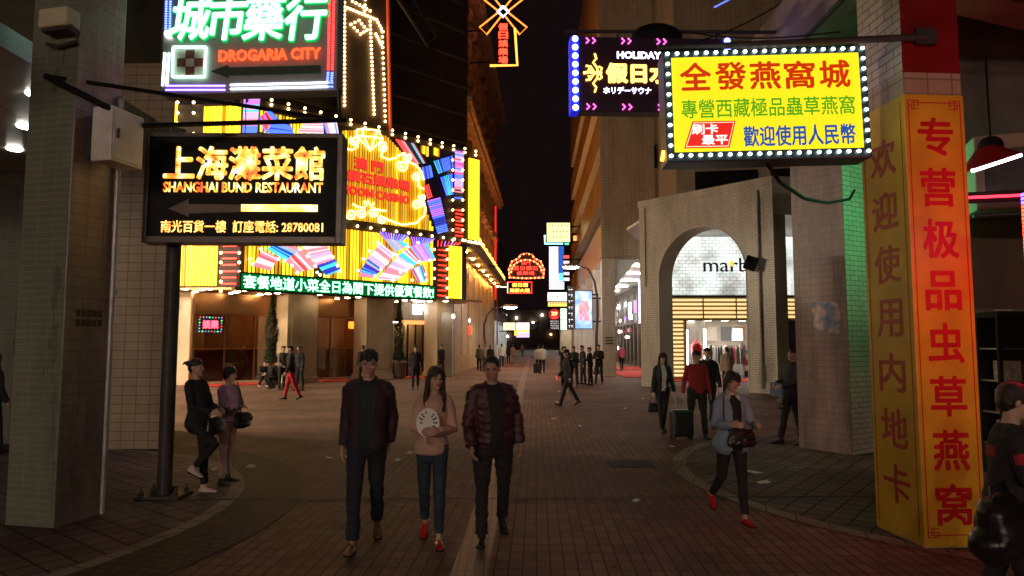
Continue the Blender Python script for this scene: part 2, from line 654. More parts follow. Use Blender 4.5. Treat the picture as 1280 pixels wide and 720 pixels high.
for y0, y1, hw in ((8.05, 8.45, 0.025), (14.6, 15.0, 0.02), (22.0, 22.3, 0.03), (30.5, 30.8, 0.03)):
    mb.add([(-9, y0 - hw, 0), (9, y1 - hw, 0), (9, y1 + hw, 0), (-9, y0 + hw, 0)], [(0, 1, 2, 3)])
struct(mb, 'pavement_joints', M['joint'], 0.012)

# drain grate
g = ground(787, 580)
t = thing('drain_grate', 'dark cast iron drain grate set in the brown paving', 'drain grate', (g.x, g.y, 0), R(2))
MB().box(-0.34, 0.34, -0.30, 0.30, 0.001, 0.006).build('frame', M['joint'], t)
mb = MB()
for i in range(11):
    x = -0.28 + i * 0.056
    mb.box(x - 0.014, x + 0.014, -0.25, 0.25, 0.0065, 0.013)
mb.build('grating', M['black'], t)

# scraps of paper
for i, (px, py, s) in enumerate(((268, 588, .06), (314, 584, .09), (411, 573, .06), (512, 567, .08), (497, 576, .06), (697, 503, .09), (692, 524, .06),
                                 (699, 490, .06), (725, 533, .05), (940, 591, .13), (954, 604, .09), (795, 627, .05), (781, 511, .05), (694, 471, .06),
                                 (434, 572, .05), (803, 499, .05), (655, 533, .05), (957, 519, .06), (900, 578, .05), (840, 559, .05))):
    g = ground(px, py)
    a = rnd.random() * 3
    mb = MB()
    q = [(-s, -s * .6, 0.012), (s * .8, -s * .7, 0.02), (s, s * .5, 0.03), (-s * .7, s * .7, 0.014)]
    mb.add(q + [(x, y, z - 0.003) for x, y, z in q], [(0, 1, 2, 3), (7, 6, 5, 4), (0, 4, 5, 1), (1, 5, 6, 2), (2, 6, 7, 3), (3, 7, 4, 0)])
    o = mb.build('paper_scrap', M['paper'], None, (g.x, g.y, 0.0), a)
    tag(o, 'small white paper scrap dropped on the dark brick paving', 'litter', 'paper scraps on the paving')

# ------------------------------------------------------------------ casino corner building (left)
FA = Fr(-18.0, 29.3, to=(-11.5, 28.9))
FB = Fr(-11.5, 28.9, to=(-1.87, 38.0))
casino = thing('casino_building', 'dark corner casino building with cream stone columns under a bulb-lit canopy', 'building', FB.o)
mb = MB()
for a_, b_ in ((358, 396), (457, 491), (546, 566)):
    u0, u1 = FB.uz(a_, 460, 0.7)[0], FB.uz(b_, 460, 0.7)[0]
    cb = MB().box(u0, u1, 0.7, 1.9, 0, 4.05)
    cb.box(u0 - .05, u1 + .05, 0.65, 1.95, 0, 0.25)
    cb.box(u0 + .2, u1 - .2, 0.67, 0.7, 0.5, 3.6)
    part(cb, 'column', M['plaster_cream'], casino, FB, bevel=0.02)
u0 = FA.uz(236, 460, 0.7)[0]
part(MB().box(u0 - 2.2, u0, 0.7, 1.9, 0, 4.05).box(u0 - 2.25, u0 + .05, .65, 1.95, 0, .25), 'column', M['plaster_cream'], casino, FA, bevel=0.02)
# recessed glazing with bronze fascia above, and the room behind it
segs = [(FB, FB.uz(240, 460, 2.3)[0], FB.uz(352, 460, 2.3)[0]), (FB, FB.uz(392, 460, 2.3)[0], FB.uz(450, 460, 2.3)[0])]
for fr, ua, ub in segs:
    part(MB().box(ua, ub, 2.3, 2.33, 0.12, 3.1), 'shop_window', M['bronze_glass'], casino, fr)
    part(MB().box(ua, ub, 2.2, 2.45, 3.1, 4.06), 'fascia', M['copper'], casino, fr, bevel=0.02)
    part(MB().box(ua, ub, 2.26, 2.4, 0.0, 0.12), 'plinth', M['plaster_cream'], casino, fr)
    fm = MB()
    for k in range(4):
        x = ua + (ub - ua) * k / 3
        fm.box(x - .03, x + .03, 2.26, 2.38, 0.12, 3.1)
    fm.box(ua, ub, 2.25, 2.39, 1.55, 1.60)
    part(fm, 'window_frame', M['copper'], casino, fr)
    part(MB().box(ua, ub, 2.5, 2.54, 0.12, 1.5), 'frosted_screen', M['plaster_tan'], casino, fr)
ua, ub = FB.uz(240, 460, 2.3)[0], FB.uz(500, 460, 2.3)[0]
part(MB().box(ua - 3, ub, 5.6, 5.8, 0, 4.06), 'inner_wall', M['wood'], casino, FB)
part(MB().box(ua - 3, ub + 3.5, 2.5, 5.8, 4.1, 4.2), 'ceiling', M['copper'], casino, FB)
part(MB().box(ub - .8, ub - .6, 2.4, 5.6, 0, 4.06), 'inner_wall', M['copper'], casino, FB)
lb = MB()
for u in (2.0, 4.2, 6.8):
    lb.box(u, u + .9, 3.2, 4.0, 4.02, 4.06)
part(lb, 'ceiling_light', M['warm_lamp'], casino, FB)
part(MB().box(FB.uz(440, 400, 4.5)[0] - .2, FB.uz(440, 400, 4.5)[0] + .2, 4.4, 4.6, 2.6, 3.0), 'wall_lamp', emit('amber lamp', (1, .55, .14), 6), casino, FB, bevel=.08)
# canopy
cz = 4.06
part(MB().box(-0.4, 13.3, -0.3, 2.6, cz, cz + .1), 'canopy', M['copper'], casino, FB)
part(MB().box(0, 6.6, -0.3, 2.6, cz + .003, cz + .103), 'canopy', M['copper'], casino, FA)
for px, py in ((210, 365), (231, 362), (242, 366), (252, 363), (262, 362), (285, 368), (295, 366), (306, 364), (325, 369), (335, 368), (347, 367), (400, 369),
               (421, 374), (434, 373), (448, 372), (493, 378), (506, 376), (517, 375), (522, 378), (537, 377), (551, 379), (557, 377)):
    r = ray(px, py)
    k = (cz - .03 - EYE) / r.z
    p = Vector((r.x * k, r.y * k, cz - .03))
    u, v = FB.uv_of(p.x, p.y)
    if v > 2.4:
        p = FB.w(u, 2.3, cz - .03)
    if v < -0.25:
        p = FB.w(u, -0.2, cz - .03)
    MB().lathe([(0.10, 0), (0.13, 0.01), (0.13, 0.03)], n=12).build('downlight', M['warm_lamp'], casino, p - casino.location)
# upper storeys, windmill tower, blade
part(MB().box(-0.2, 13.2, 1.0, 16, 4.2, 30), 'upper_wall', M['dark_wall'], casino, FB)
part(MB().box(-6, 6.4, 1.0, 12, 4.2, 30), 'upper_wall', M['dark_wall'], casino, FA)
OFF = 0.55
sl_ = MB()
for k in range(10):
    sl_.box(-.1, 13.1, .92, .998, 13.2 + k * 1.65, 13.32 + k * 1.65)
part(sl_, 'ledge', M['brick_brown'], casino, FB)
q = lambda x, y: FB.uz(x, y, OFF)
ua, ub = q(426, 100)[0], q(487, 100)[0]
part(MB().prism([(ua, 12.3), (ub + .25, 12.3), (ub - .1, 26), (ua + .1, 26)], OFF + .02, 1.0), 'windmill_tower', M['brick_brown'], casino, FB)
part(MB().tube([(q(488, 155)[0], OFF - .03, 12.3), (q(484, 0)[0], OFF - .03, q(484, 0)[1]), (q(484, 0)[0] - .15, OFF - .03, 26)], 0.09, 6), 'tower_edge', emit('dim orange edge', (1, .13, .02), .22), casino, FB)
tb = []
for (x0, y0), (x1, y1), n in (((430, 14), (430, 132), 24), ((462, 27), (467, 143), 24), ((477, 40), (481, 152), 18), ((430, 9), (470, 25), 12), ((470, 25), (478, 40), 5),
                              ((440, 2), (462, 14), 6), ((456, 0), (455, 14), 3), ((438, 31), (450, 43), 4), ((448, 26), (458, 38), 4), ((438, 31), (448, 26), 3),
                              ((450, 43), (458, 38), 3), ((469, 43), (476, 56), 5), ((430, -60), (430, 9), 14)):
    for i in range(n):
        f_ = i / max(1, n - 1)
        u, z = q(x0 + (x1 - x0) * f_, y0 + (y1 - y0) * f_)
        tb.append(FB.w(u, OFF - .06, z) - casino.location)
bulbs(tb, 0.065, M['bulb'], casino, 'tower_bulb')
q2 = lambda x, y: FB.uz(x, y, 0.2)
fm = MB()
for (x0, y0), (x1, y1) in (((488, -16), (534, 56)), ((502, -24), (546, 46)), ((534, 56), (546, 46)), ((526, 44), (538, 34)), ((517, 30), (529, 20)), ((508, 15), (520, 5)), ((499, 1), (511, -9))):
    (u0, z0), (u1, z1) = q2(x0, y0), q2(x1, y1)
    fm.tube([(u0, .2, z0), (u1, .2, z1)], 0.10, 5)
u0, z0 = q2(470, -45)
fm.tube([(u0, .2, z0), (q2(497, -14)[0], .2, q2(497, -14)[1])], 0.16, 6)
fm.tube([(u0, .2, z0), (u0, 1.3, z0)], 0.3, 8)
part(fm, 'windmill_sail', M['iron'], casino, FB)

# red carpets at the foot of the casino
for a_, b_, lab in ((238, 332, 'long red carpet strip under the casino windows by the crouching person'), (394, 444, 'short red carpet strip between the two cream casino columns'),
                    (503, 545, 'red carpet at the bright casino shop entrance')):
    ua, ub = FB.uz(a_, 480, 1.0)[0], FB.uz(b_, 475, 1.0)[0]
    tag(MB().box(ua, ub, 0.55, 2.15, 0.004, 0.03).build('red_carpet', M['carpet'], None, FB.o, FB.a), lab, 'carpet', 'red carpets along the casino')

# jewellery shop in the last bay of the casino
q = lambda x, y: FB.uz(x, y, 2.3)
ua, ub = q(500, 400)[0], q(548, 400)[0]
shop = thing('corner_shop', 'bright glass shop front with grey sign in the last bay of the casino', 'shop', FB.w(ua, 2.3))
def sp(mb, name, m, **k):
    return part(mb, name, m, shop, FB, **k)
sp(MB().box(ua, ub, 2.25, 2.45, 3.05, 4.05), 'sign_panel', M['grey_metal'])
sp(MB().box(ua, ub, 2.2, 2.25, 2.85, 3.05), 'light_band', emit('orange glow strip', (1, .28, .08), 1.6))
lt = MB()
for k, z in enumerate((3.82, 3.62, 3.42)):
    lt.box(ua + .8, ua + 1.6 - .1 * k, 2.23, 2.25, z, z + .13)
sp(lt, 'lettering', M['cool_lamp'])
sp(MB().box(ub - .55, ub - .35, 2.2, 2.25, 3.3, 3.9), 'lettering', emit('teal letters', (.2, .9, .7), 2))
sp(MB().box(ua, ub, 2.32, 2.35, 0.05, 2.85), 'shop_window', M['glass'])
fm = MB()
for k in range(6):
    x = ua + (ub - ua) * k / 5
    fm.box(x - .035, x + .035, 2.28, 2.36, 0, 2.85)
sp(fm, 'window_frame', M['black'])
sp(MB().box(ua, ub, 5.0, 5.1, 0, 4.0), 'back_wall', mat('grey shop wall', (.4, .38, .36), .6, scale=2))
cb = MB()
for k in range(5):
    x = ua + .25 + (ub - ua - .5) * k / 5
    cb.box(x, x + .5, 3.4, 3.9, 0.05, 0.95 + .5 * (k % 2))
    cb.box(x, x + .4, 4.7, 4.95, 1.2, 2.3)
sp(cb, 'display_case', mat('display case', (.5, .47, .42), .3, scale=3))
lb = MB()
for k in range(4):
    x = ua + .3 + k * .6
    lb.box(x, x + .25, 3.2, 3.45, 2.95, 3.0)
    lb.box(x, x + .3, 4.4, 4.7, 2.95, 3.0)
sp(lb, 'ceiling_light', M['white_lamp'])
sp(MB().box(ua, ub, 2.5, 5.1, 3.0, 3.05), 'ceiling', M['plaster_white'])

# small colourful led sign in the casino window
q = lambda x, y: FB.uz(x, y, 2.1)
(u0, z1), (u1, z0) = q(249, 396), q(277, 415)
led = thing('window_sign', 'small red LED window sign with a blinking multicolour border', 'LED sign', FB.w((u0 + u1) / 2, 2.1, z0), FB.a)
w_, h_ = u1 - u0, z1 - z0
MB().box(-w_ / 2, w_ / 2, 0, .06, 0, h_).build('case', M['black'], led)
letters('lettering', '娛樂', 0, h_ / 2, w_ * .7, h_ * .6, emit('pink red LED', (1, .06, .10), 4), led, y=-.003, bold=.03)
pts, cols = [], []
for k in range(24):
    f_ = k / 24 * 2 * (w_ + h_)
    if f_ < w_: p = (-w_ / 2 + f_, 0, 0)
    elif f_ < w_ + h_: p = (w_ / 2, 0, f_ - w_)
    elif f_ < 2 * w_ + h_: p = (w_ / 2 - (f_ - w_ - h_), 0, h_)
    else: p = (-w_ / 2, 0, h_ - (f_ - 2 * w_ - h_))
    pts.append((p[0] * .96, -.02, h_ / 2 + (p[2] - h_ / 2) * .94))
bulbs(pts, .03, [M['n_cyan'], emit('green LED', (.1, 1, .2), 2.5), M['n_violet'], M['n_cyan'], M['red_neon']], led)

# potted conifers in front of the casino columns
def conifer(px, py, top, label):
    g = ground(px, py)
    hh = at(px, top, g.y).z
    t = thing('potted_conifer', label, 'tree', (g.x, g.y, 0), 0, 'potted conifers by the casino')
    MB().lathe([(.28, 0), (.36, .1), (.40, .75), (.44, .78), (.44, .86), (.36, .86), (.34, .8)], n=20).build('pot', M['pot'], t, smooth=True)
    MB().tube([(0, 0, .8), (0.02, 0, hh * .7)], .045, 7, r1=.015).build('trunk', M['wood'], t)
    mb = MB()
    for i in range(1500):
        f_ = rnd.random() ** 1.15
        z = .92 + (hh - .92) * f_
        rad = .40 * (1 - f_) ** .8 * (0.85 + .3 * math.sin(9 * f_ + 3)) + .03
        a_ = rnd.random() * 6.283
        rr = rad * math.sqrt(.35 + .65 * rnd.random())
        c = Vector((rr * math.cos(a_), rr * math.sin(a_), z))
        o_ = Vector((math.cos(a_), math.sin(a_), .9 + rnd.random())).normalized() * (.10 + .07 * rnd.random())
        s_ = Vector((-math.sin(a_), math.cos(a_), rnd.uniform(-.6, .6))) * .035
        mb.add([c - s_, c + s_, c + o_], [(0, 1, 2)])
    mb.build('foliage', M['leaf'], t)
conifer(338, 481, 372, 'tall dark potted conifer left of the middle casino column')
conifer(498, 473, 376, 'dark potted conifer beside the bright casino shop entrance')

# ------------------------------------------------------------------ ornate building down the left side of the street
FS = Fr(-3.4, 38.7, to=(-0.8, 90))
orn = thing('ornate_building', 'tall ochre building with carved pilasters and a lit cornice beyond the casino', 'building', FS.o)
part(MB().box(0, 31, 0, 12, 0, 7.3), 'street_wall', M['plaster_tan'], orn, FS)
part(MB().box(0, 31, .4, 12, 7.3, 24.5), 'upper_wall', M['ornate'], orn, FS)
cb = MB()
for k in range(9):
    u = 0.4 + k * 3.7
    cb.box(u, u + .5, -.05, .05, 0, 6.6)
cb.box(0, 31, -.08, .06, 0, 1.1)
part(cb, 'pilaster', M['plaster_tan'], orn, FS, bevel=.02)
cr = MB()
for z, d_ in ((7.3, 1.1), (15.6, .8), (24.3, 1.0)):
    cr.prism([(0, z), (31, z), (31, z + .25), (0, z + .25)], -d_, .4)
    cr.prism([(0, z + .25), (31, z + .25), (31, z + .5), (0, z + .5)], -d_ - .25, .4)
part(cr, 'cornice', M['ornate'], orn, FS)
for k in range(10):
    u = 1.2 + k * 3.05
    pm = MB().tube([(u, .2, 7.9), (u, .2, 23.6)], .55, 10, r1=.48)
    for z in (8.4, 12, 16.6, 19.5, 23.2):
        pm.ball((u, -.05, z), (.7, .6, .55), 0, 8, 5)
    pm.ball((u, 0, 25.4 + (k % 2) * .7), (.5, .5, 1.3), 0, 8, 6)
    part(pm, 'carved_column', M['ornate'], orn, FS)
for k in range(9):
    u = 2.0 + k * 3.05
    o = part(MB().box(u, u + 1.5, .34, .4, 9.3, 14.2).prism([(u, 14.2), (u + 1.5, 14.2), (u + 1.1, 14.9), (u + .4, 14.9)], .34, .4), 'window', M['window_dark'], orn, FS)
    part(MB().box(u, u + 1.5, .34, .4, 17.4, 22), 'window', M['window_dark'], orn, FS)
glow = emit('amber cornice lamp', (1.0, .42, .05), 5)
for k in range(12):
    u = .8 + k * 2.45
    part(MB().prism([(u, 7.85), (u + 1.5, 7.85), (u + 1.25, 8.35), (u + .25, 8.35)], -1.22, -1.05), 'cornice_lamp', glow, orn, FS)
wl = emit('amber uplight', (1.0, .36, .06), 240)
for k in range(9):
    u = 2.7 + k * 3.05
    part(MB().box(u - .15, u + .15, -.75, -.55, 8.1, 8.2), 'uplight', wl, orn, FS)
for k in range(8):
    u = 1.5 + k * 3.7
    part(MB().box(u, u + .4, -.62, -.5, 7.2, 7.26), 'downlight', emit('amber downlight', (1, .46, .10), 260) if k == 0 else D.materials['amber downlight'], orn, FS)
# a red neon cord runs up its far corner; small red lantern signs
part(MB().tube([(27.5, -.4, 6), (27.5, -.4, 15.2)], .10, 6), 'neon_cord', M['red_dim'], orn, FS)

FS2 = Fr(-1.83, 69.9, to=(-0.6, 94))
far = thing('shop_house', 'lower dark shop house with pale lit ground floor columns beyond the ochre building', 'building', FS2.o)
part(MB().box(0, 24, 0, 12, 4.2, 13.5), 'upper_wall', mat('mauve render', (.18, .13, .13), .8, scale=.8), far, FS2)
part(MB().box(0, 24, 1.5, 12, 0, 4.2), 'street_wall', M['plaster_white'], far, FS2)
for k in range(6):
    part(MB().box(k * 4.2, k * 4.2 + .7, 0, .7, 0, 4.2), 'column', M['plaster_white'], far, FS2)
wm = MB()
for k in range(6):
    for z in (5.4, 8.6):
        part(MB().box(k * 4 + .9, k * 4 + 2.6, -.03, .02, z, z + 1.9), 'window', M['window_dark'], far, FS2)
part(MB().box(1, 22, 1.2, 1.4, 4.0, 4.1), 'ceiling_light', M['cool_lamp'], far, FS2)

# red vertical cloth banner on its corner
o = MB().box(-.45, .45, -.05, .03, 0, 5.4).build('wall_banner', M['red_paint'], None, FS.w(30.6, -.35, 1.6), FS.a)
tag(o, 'tall narrow red banner on the far corner of the ochre building', 'banner')

# ------------------------------------------------------------------ end of the street
end = thing('end_building', 'dark low building closing the far end of the street', 'building', (8, 150, 0))
MB().box(-30, 30, 0, 10, 0, 9).build('wall', M['brick_brown'], end)
for k in range(9):
    MB().box(-20 + k * 4, -18.2 + k * 4, -.05, .02, 4.5, 6.3).build('window', M['window_dark'], end)
bulbs([Vector((x, -.4, z)) for x, z in ((-7, 7.2), (-4.8, 5.3), (-3.4, 6.2), (-5.6, 4.0), (-1.4, 7.8), (0.5, 3.6), (-9, 3.2))], .22, [M['white_lamp'], M['bulb']], end, 'wall_lamp')
struct(MB().slab([(-1, 100), (14, 100), (16, 149), (-1, 149)], 0, .5).slab([(4, 112), (14, 112), (16, 149), (3, 149)], .5, 1.6), 'terrain_step', M['brick_brown'])
kb = thing('planter_wall', 'low grey planter wall across the far end of the street', 'planter', (-0.5, 96, 0))
MB().box(-2.5, 7, 0, .8, 0, .75).build('wall', M['grey_metal'], kb, bevel=.03)
MB().box(-2.3, 6.8, .2, .6, .75, 1.0).build('soil', M['joint'], kb)

# ------------------------------------------------------------------ arcade building down the right side
AX, AY = 4.95, 37.6
FRs = Fr(6.05, 69, to=(AX, AY))
arc = thing('arcade_building', 'ochre lit building with dark ribbon windows over a white street arcade', 'building', (AX, AY, 0))
poly = [(AX, AY), (11, AY), (13, 69), (6.05, 69)]
def inset(d_):
    return [(AX + d_, AY + d_), (11, AY + d_), (13, 69), (6.05 + d_, 69)]
for z0, z1 in ((6.45, 8.4), (9.8, 11.6), (13.0, 15.0), (16.4, 18.4), (19.8, 28)):
    sb = MB()
    n0 = len(sb.f)
    sb.slab([(x - AX, y - AY) for x, y in poly], z0, z1)
    for k in range(len(sb.f)):
        vs = [Vector(sb.v[i]) for i in sb.f[k]]
        n_ = (vs[1] - vs[0]).cross(vs[2] - vs[1])
        n_.normalize()
        sb.m[k] = 1 if n_.y < -.7 else (2 if n_.z < -.7 else 0)
    sb.build('wall', [M['orange_lit_wall'], M['tile_beige'], M['plaster_white']], arc)
for z0, z1 in ((8.4, 9.8), (11.6, 13.0), (15.0, 16.4), (18.4, 19.8)):
    MB().slab([(x - AX, y - AY) for x, y in inset(.45)], z0 + .002, z1 - .002).build('window', M['window_dark'], arc)
MB().box(0, 3.0, -.12, .0, 6.6, 27.5).build('facing', M['tile_beige'], arc)
for k in range(6):
    u = FRs.len - .75 - k * 5.6
    w_ = .75
    cb = MB().box(u, u + w_, 0.02, .75, 0, 6.45)
    # white haunches where the column meets the beam
    cb.prism([(u - 1.3, 6.44), (u, 5.1), (u, 6.44)], .1, .7)
    part(cb, 'column', [M['tile_white'] if k == 0 else M['plaster_white']], arc, FRs)
MB().prism([(0.78, 4.9), (2.0, 6.44), (0.78, 6.44)], .1, .7).build('haunch', M['plaster_white'], arc)
MB().box(2.2, 3.2, .3, .8, 0, 6.44).build('column', M['tile_white'], arc, (1.2, -.9, 0))
MB().slab([(.9, .8), (4.6, .8), (5.6, 31), (2.0, 31)], 6.36, 6.44).build('ceiling', M['plaster_white'], arc)
# inner shop fronts of the arcade
FI = Fr(10.1, 76, to=(9.25, 38))
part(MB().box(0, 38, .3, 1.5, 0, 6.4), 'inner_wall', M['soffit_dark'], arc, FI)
part(MB().box(0, 38, .0, .04, 0.1, 3.3), 'shop_window', M['glass'], arc, FI)
fm = MB()
for k in range(20):
    fm.box(k * 2, k * 2 + .09, -.05, .06, 0, 5.6)
fm.box(0, 38, -.05, .06, 3.3, 3.45)
part(fm, 'window_frame', M['grey_metal'], arc, FI)
lb = [MB(), MB(), MB(), MB()]
for k in range(46):
    u = rnd.uniform(6, 37.5)
    z = rnd.choice((1.2, 2.2, 2.7, 3.7, 4.3, 4.9))
    lb[rnd.choice((0, 0, 1, 2, 3))].box(u, u + rnd.uniform(.2, .5), -.12, -.06, z, z + rnd.uniform(.15, .4))
for b_, m_ in zip(lb, (M['cool_lamp'], M['n_pink'], M['n_violet'], M['white_lamp'])):
    part(b_, 'shop_light', m_, arc, FI)
sgn = MB()
for k in range(22):
    sgn.box(27.6, 28.5, -.5, -.45, 3.2 + k * .14, 3.27 + k * .14)
part(sgn, 'neon_slats', emit('pale neon', (.7, .7, 1), 3), arc, FI)
part(MB().box(23.4, 24.3, -.6, -.5, 3.9, 4.9), 'shop_sign', emit('lime light box', (.55, 1, .35), 3), arc, FI)
part(MB().box(26.1, 26.7, -.6, -.5, 4.0, 4.9), 'shop_sign', emit('violet light box', (.4, .12, 1), 3), arc, FI)
lp = MB()
for k in range(7):
    lp.box(2.0 + k * .08, 3.2 + k * .08, 2 + k * 4.5, 2.5 + k * 4.5, 5.85, 5.91)
lp.build('ceiling_light', M['white_lamp'], arc)
o = MB().add([(5.6, 34.5, .006), (9.1, 34.0, .006), (9.3, 52, .006), (6.4, 52, .006)], [(0, 1, 2, 3)])
o = MB().slab([(5.9, 36), (9.1, 36), (9.3, 44), (6.2, 44)], .004, .03).build('red_carpet', M['carpet'])
tag(o, 'large red carpet on the arcade floor behind the white tiled column', 'carpet')
o = MB().slab([(6.5, 46.5), (9.3, 46.5), (9.4, 52), (6.7, 52)], .004, .03).build('red_carpet', M['carpet'])
tag(o, 'far red carpet deeper in the arcade under the walking person', 'carpet')
# a small posted notice on the first column
nt_ = MB()
for k in range(3):
    nt_.box(AX + .16, AX + .6, AY - .13, AY - .124, 1.75 + k * .16, 1.83 + k * .16)
o = nt_.build('notice', M['brick_brown'], arc, (-AX, -AY, 0))

FR2 = Fr(7.3, 105, to=(6.1, 69.1))
fb = thing('shop_house', 'dark row of shop houses carrying stacked lit signs on the right of the street', 'building', FR2.o)
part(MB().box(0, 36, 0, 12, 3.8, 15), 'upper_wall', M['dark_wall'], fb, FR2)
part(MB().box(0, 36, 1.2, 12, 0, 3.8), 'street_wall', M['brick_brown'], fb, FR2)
for k in range(7):
    part(MB().box(k * 5.5, k * 5.5 + .6, 0.05, .6, 0, 3.8), 'column', M['plaster_cream'], fb, FR2)
for k in range(7):
    part(MB().box(k * 5.5 + 1.2, k * 5.5 + 4.4, -.03, .02, 5.5, 7.6), 'window', M['window_dark'], fb, FR2)
part(MB().box(2, 34, .9, 1.15, 3.6, 3.7), 'ceiling_light', M['white_lamp'], fb, FR2)

# ------------------------------------------------------------------ tiled arch building (right, across the crossing)
FM = Fr(5.5, 29.2, to=(9.77, 24.3))
FM2 = Fr(*FM.w(6.11).to_2d(), deg=4)
ab = thing('arch_building', 'beige tiled building with a round arch and parapet in front of a bright shop', 'building', FM.o)
UL, UR, UM, SPR, TOP = 0.96, 5.0, 2.98, 4.45, 7.93
RAD = (UR - UL) / 2
part(MB().box(0, UL, 0, .9, 0, TOP - .3), 'pier', M['tile_white'], ab, FM)
part(MB().box(UR, 6.11, 0, .9, 0, TOP - .3), 'pier', M['tile_white'], ab, FM)
sp_ = MB()
N_ = 28
arcpts = [(UM + RAD * math.cos(math.pi * (1 - i / N_)), SPR + RAD * math.sin(math.pi * i / N_)) for i in range(N_ + 1)]
for i in range(N_):
    (x0, z0), (x1, z1) = arcpts[i], arcpts[i + 1]
    sp_.prism([(x0, z0), (x1, z1), (x1, TOP - .3), (x0, TOP - .3)], 0, .9)
part(sp_, 'arch', M['tile_white'], ab, FM)
ji = MB()
for i in range(N_):
    (x0, z0), (x1, z1) = arcpts[i], arcpts[i + 1]
    k0, k1 = .985, .985
    a0_, a1_ = (UM + (x0 - UM) * k0, SPR + (z0 - SPR) * k0), (UM + (x1 - UM) * k1, SPR + (z1 - SPR) * k1)
    ji.add([(x0, -.02, z0), (x1, -.02, z1), (a1_[0], -.02, a1_[1]), (a0_[0], -.02, a0_[1]), (x0, .92, z0), (x1, .92, z1), (a1_[0], .92, a1_[1]), (a0_[0], .92, a0_[1])],
           [(0, 3, 2, 1), (4, 5, 6, 7), (3, 7, 6, 2), (0, 1, 5, 4)])
ji.box(UL, UL + .03, -.02, .92, 0, SPR)
ji.box(UR - .03, UR, -.02, .92, 0, SPR)
part(ji, 'arch_lining', M['plaster_white'], ab, FM)
part(MB().box(-.03, 6.13, -.05, .45, TOP - .3, TOP), 'parapet', M['tile_white'], ab, FM)
part(MB().box(0.01, 14, .02, .9, 6.5, TOP - .005), 'side_wall', M['tile_white'], ab, FM2)
part(MB().box(3.0, 4.2, .02, .9, 0, 6.5), 'pier', M['tile_white'], ab, FM2)
part(MB().box(9.0, 10.2, .02, .9, 0, 6.5), 'pier', M['tile_white'], ab, FM2)
slab = [FM.w(.1, .5), FM.w(6.0, .5), FM2.w(14, .5), Vector((23, 36, 0)), Vector((6.6, 36, 0)), Vector((5.6, 33, 0))]
MB().slab([(p.x - ab.location.x, p.y - ab.location.y) for p in slab], 7.3, 7.42).build('ceiling', M['plaster_white'], ab)
up = [(8.2, 33.5), (24, 31), (24, 44), (8.2, 44)]
MB().slab([(x - ab.location.x, y - ab.location.y) for x, y in up], 7.45, 24).build('upper_wall', M['tile_beige'], ab)
FU = Fr(8.2, 33.5, to=(24, 31))
for k in range(4):
    part(MB().box(.9 + k * 3.6, 3.9 + k * 3.6, -.04, .03, 8.1, 10.3), 'window', M['window_dark'], ab, FU)
    part(MB().box(.9 + k * 3.6, 3.9 + k * 3.6, -.04, .03, 12.5, 15.0), 'window', M['window_dark'], ab, FU)
part(MB().tube([(5.55, -.06, .2), (5.55, -.06, 7.5)], .05, 8), 'drain_pipe', M['grey_metal'], ab, FM)
part(MB().tube([(.35, -.05, 4.2), (.35, -.05, 7.6)], .02, 6), 'conduit', M['iron'], ab, FM)
# loudspeaker on the right pier
p = FM.w(5.35, -.3, 4.75)
t = thing('wall_speaker', 'black boxy loudspeaker tilted on the right pier of the arch', 'speaker', p, FM.a + .5)
MB().rbox((0, 0, 0), .42, .34, .5, Matrix.Rotation(R(22), 3, 'Y')).build('cabinet', M['black'], t, bevel=.03)
MB().tube([(0, .1, 0), (.3, .5, -.1)], .03, 6).build('bracket', M['iron'], t)

# the shop inside the arch
SY, SX0, SX1 = 34.0, 7.85, 15.2
ms = thing('fashion_shop', 'bright fashion shop with a white wave sign and glowing golden slats inside the arch', 'shop', (SX0, SY, 0))
sw = SX1 - SX0
wave, nt, bs = newmat('spotlit wave panel glow')  # spotlights' light and bright patches put in as the panel's own glow
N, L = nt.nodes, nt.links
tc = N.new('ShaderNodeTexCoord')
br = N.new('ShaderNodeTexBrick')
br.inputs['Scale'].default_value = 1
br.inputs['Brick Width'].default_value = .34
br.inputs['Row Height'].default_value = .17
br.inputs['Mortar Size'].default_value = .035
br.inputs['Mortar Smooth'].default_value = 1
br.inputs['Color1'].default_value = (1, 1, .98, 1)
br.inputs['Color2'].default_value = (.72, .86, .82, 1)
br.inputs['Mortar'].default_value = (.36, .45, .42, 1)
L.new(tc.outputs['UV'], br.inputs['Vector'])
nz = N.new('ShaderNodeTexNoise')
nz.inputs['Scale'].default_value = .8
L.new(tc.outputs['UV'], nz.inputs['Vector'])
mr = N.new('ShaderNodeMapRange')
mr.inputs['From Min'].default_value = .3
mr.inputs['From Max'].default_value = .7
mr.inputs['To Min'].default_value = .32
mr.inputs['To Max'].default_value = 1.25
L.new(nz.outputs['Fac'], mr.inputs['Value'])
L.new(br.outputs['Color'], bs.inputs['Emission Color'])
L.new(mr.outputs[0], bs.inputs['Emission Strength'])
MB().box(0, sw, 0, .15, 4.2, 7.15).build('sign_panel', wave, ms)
letters('lettering', 'marb', 2.85, 5.72, 2.25, .70, mat('dark grey letter', (.05, .05, .055), .5), ms, y=-.02, depth=.08, bold=.0)
letters('accent', '°', 3.12, 5.78, .2, .3, emit('yellow accent', (1, .6, .05), 1.2), ms, y=-.11, depth=.01, bold=.04)
MB().box(0, sw, -.12, .1, 4.08, 4.2).build('ledge', M['iron'], ms)
slat = emit('golden slat glow', (1.0, .74, .34), .85)
sb = MB()
for k in range(5):
    z = 3.02 + k * .21
    sb.box(.04, sw, .0, .1, z + .05, z + .16)
sb2 = MB()
for k in range(14):
    z = .12 + k * .205
    sb2.box(.04, .68, .0, .1, z + .05, z + .16)
sb.build('slats', slat, ms, bevel=.03)
sb2.build('slats', slat, ms, bevel=.03)
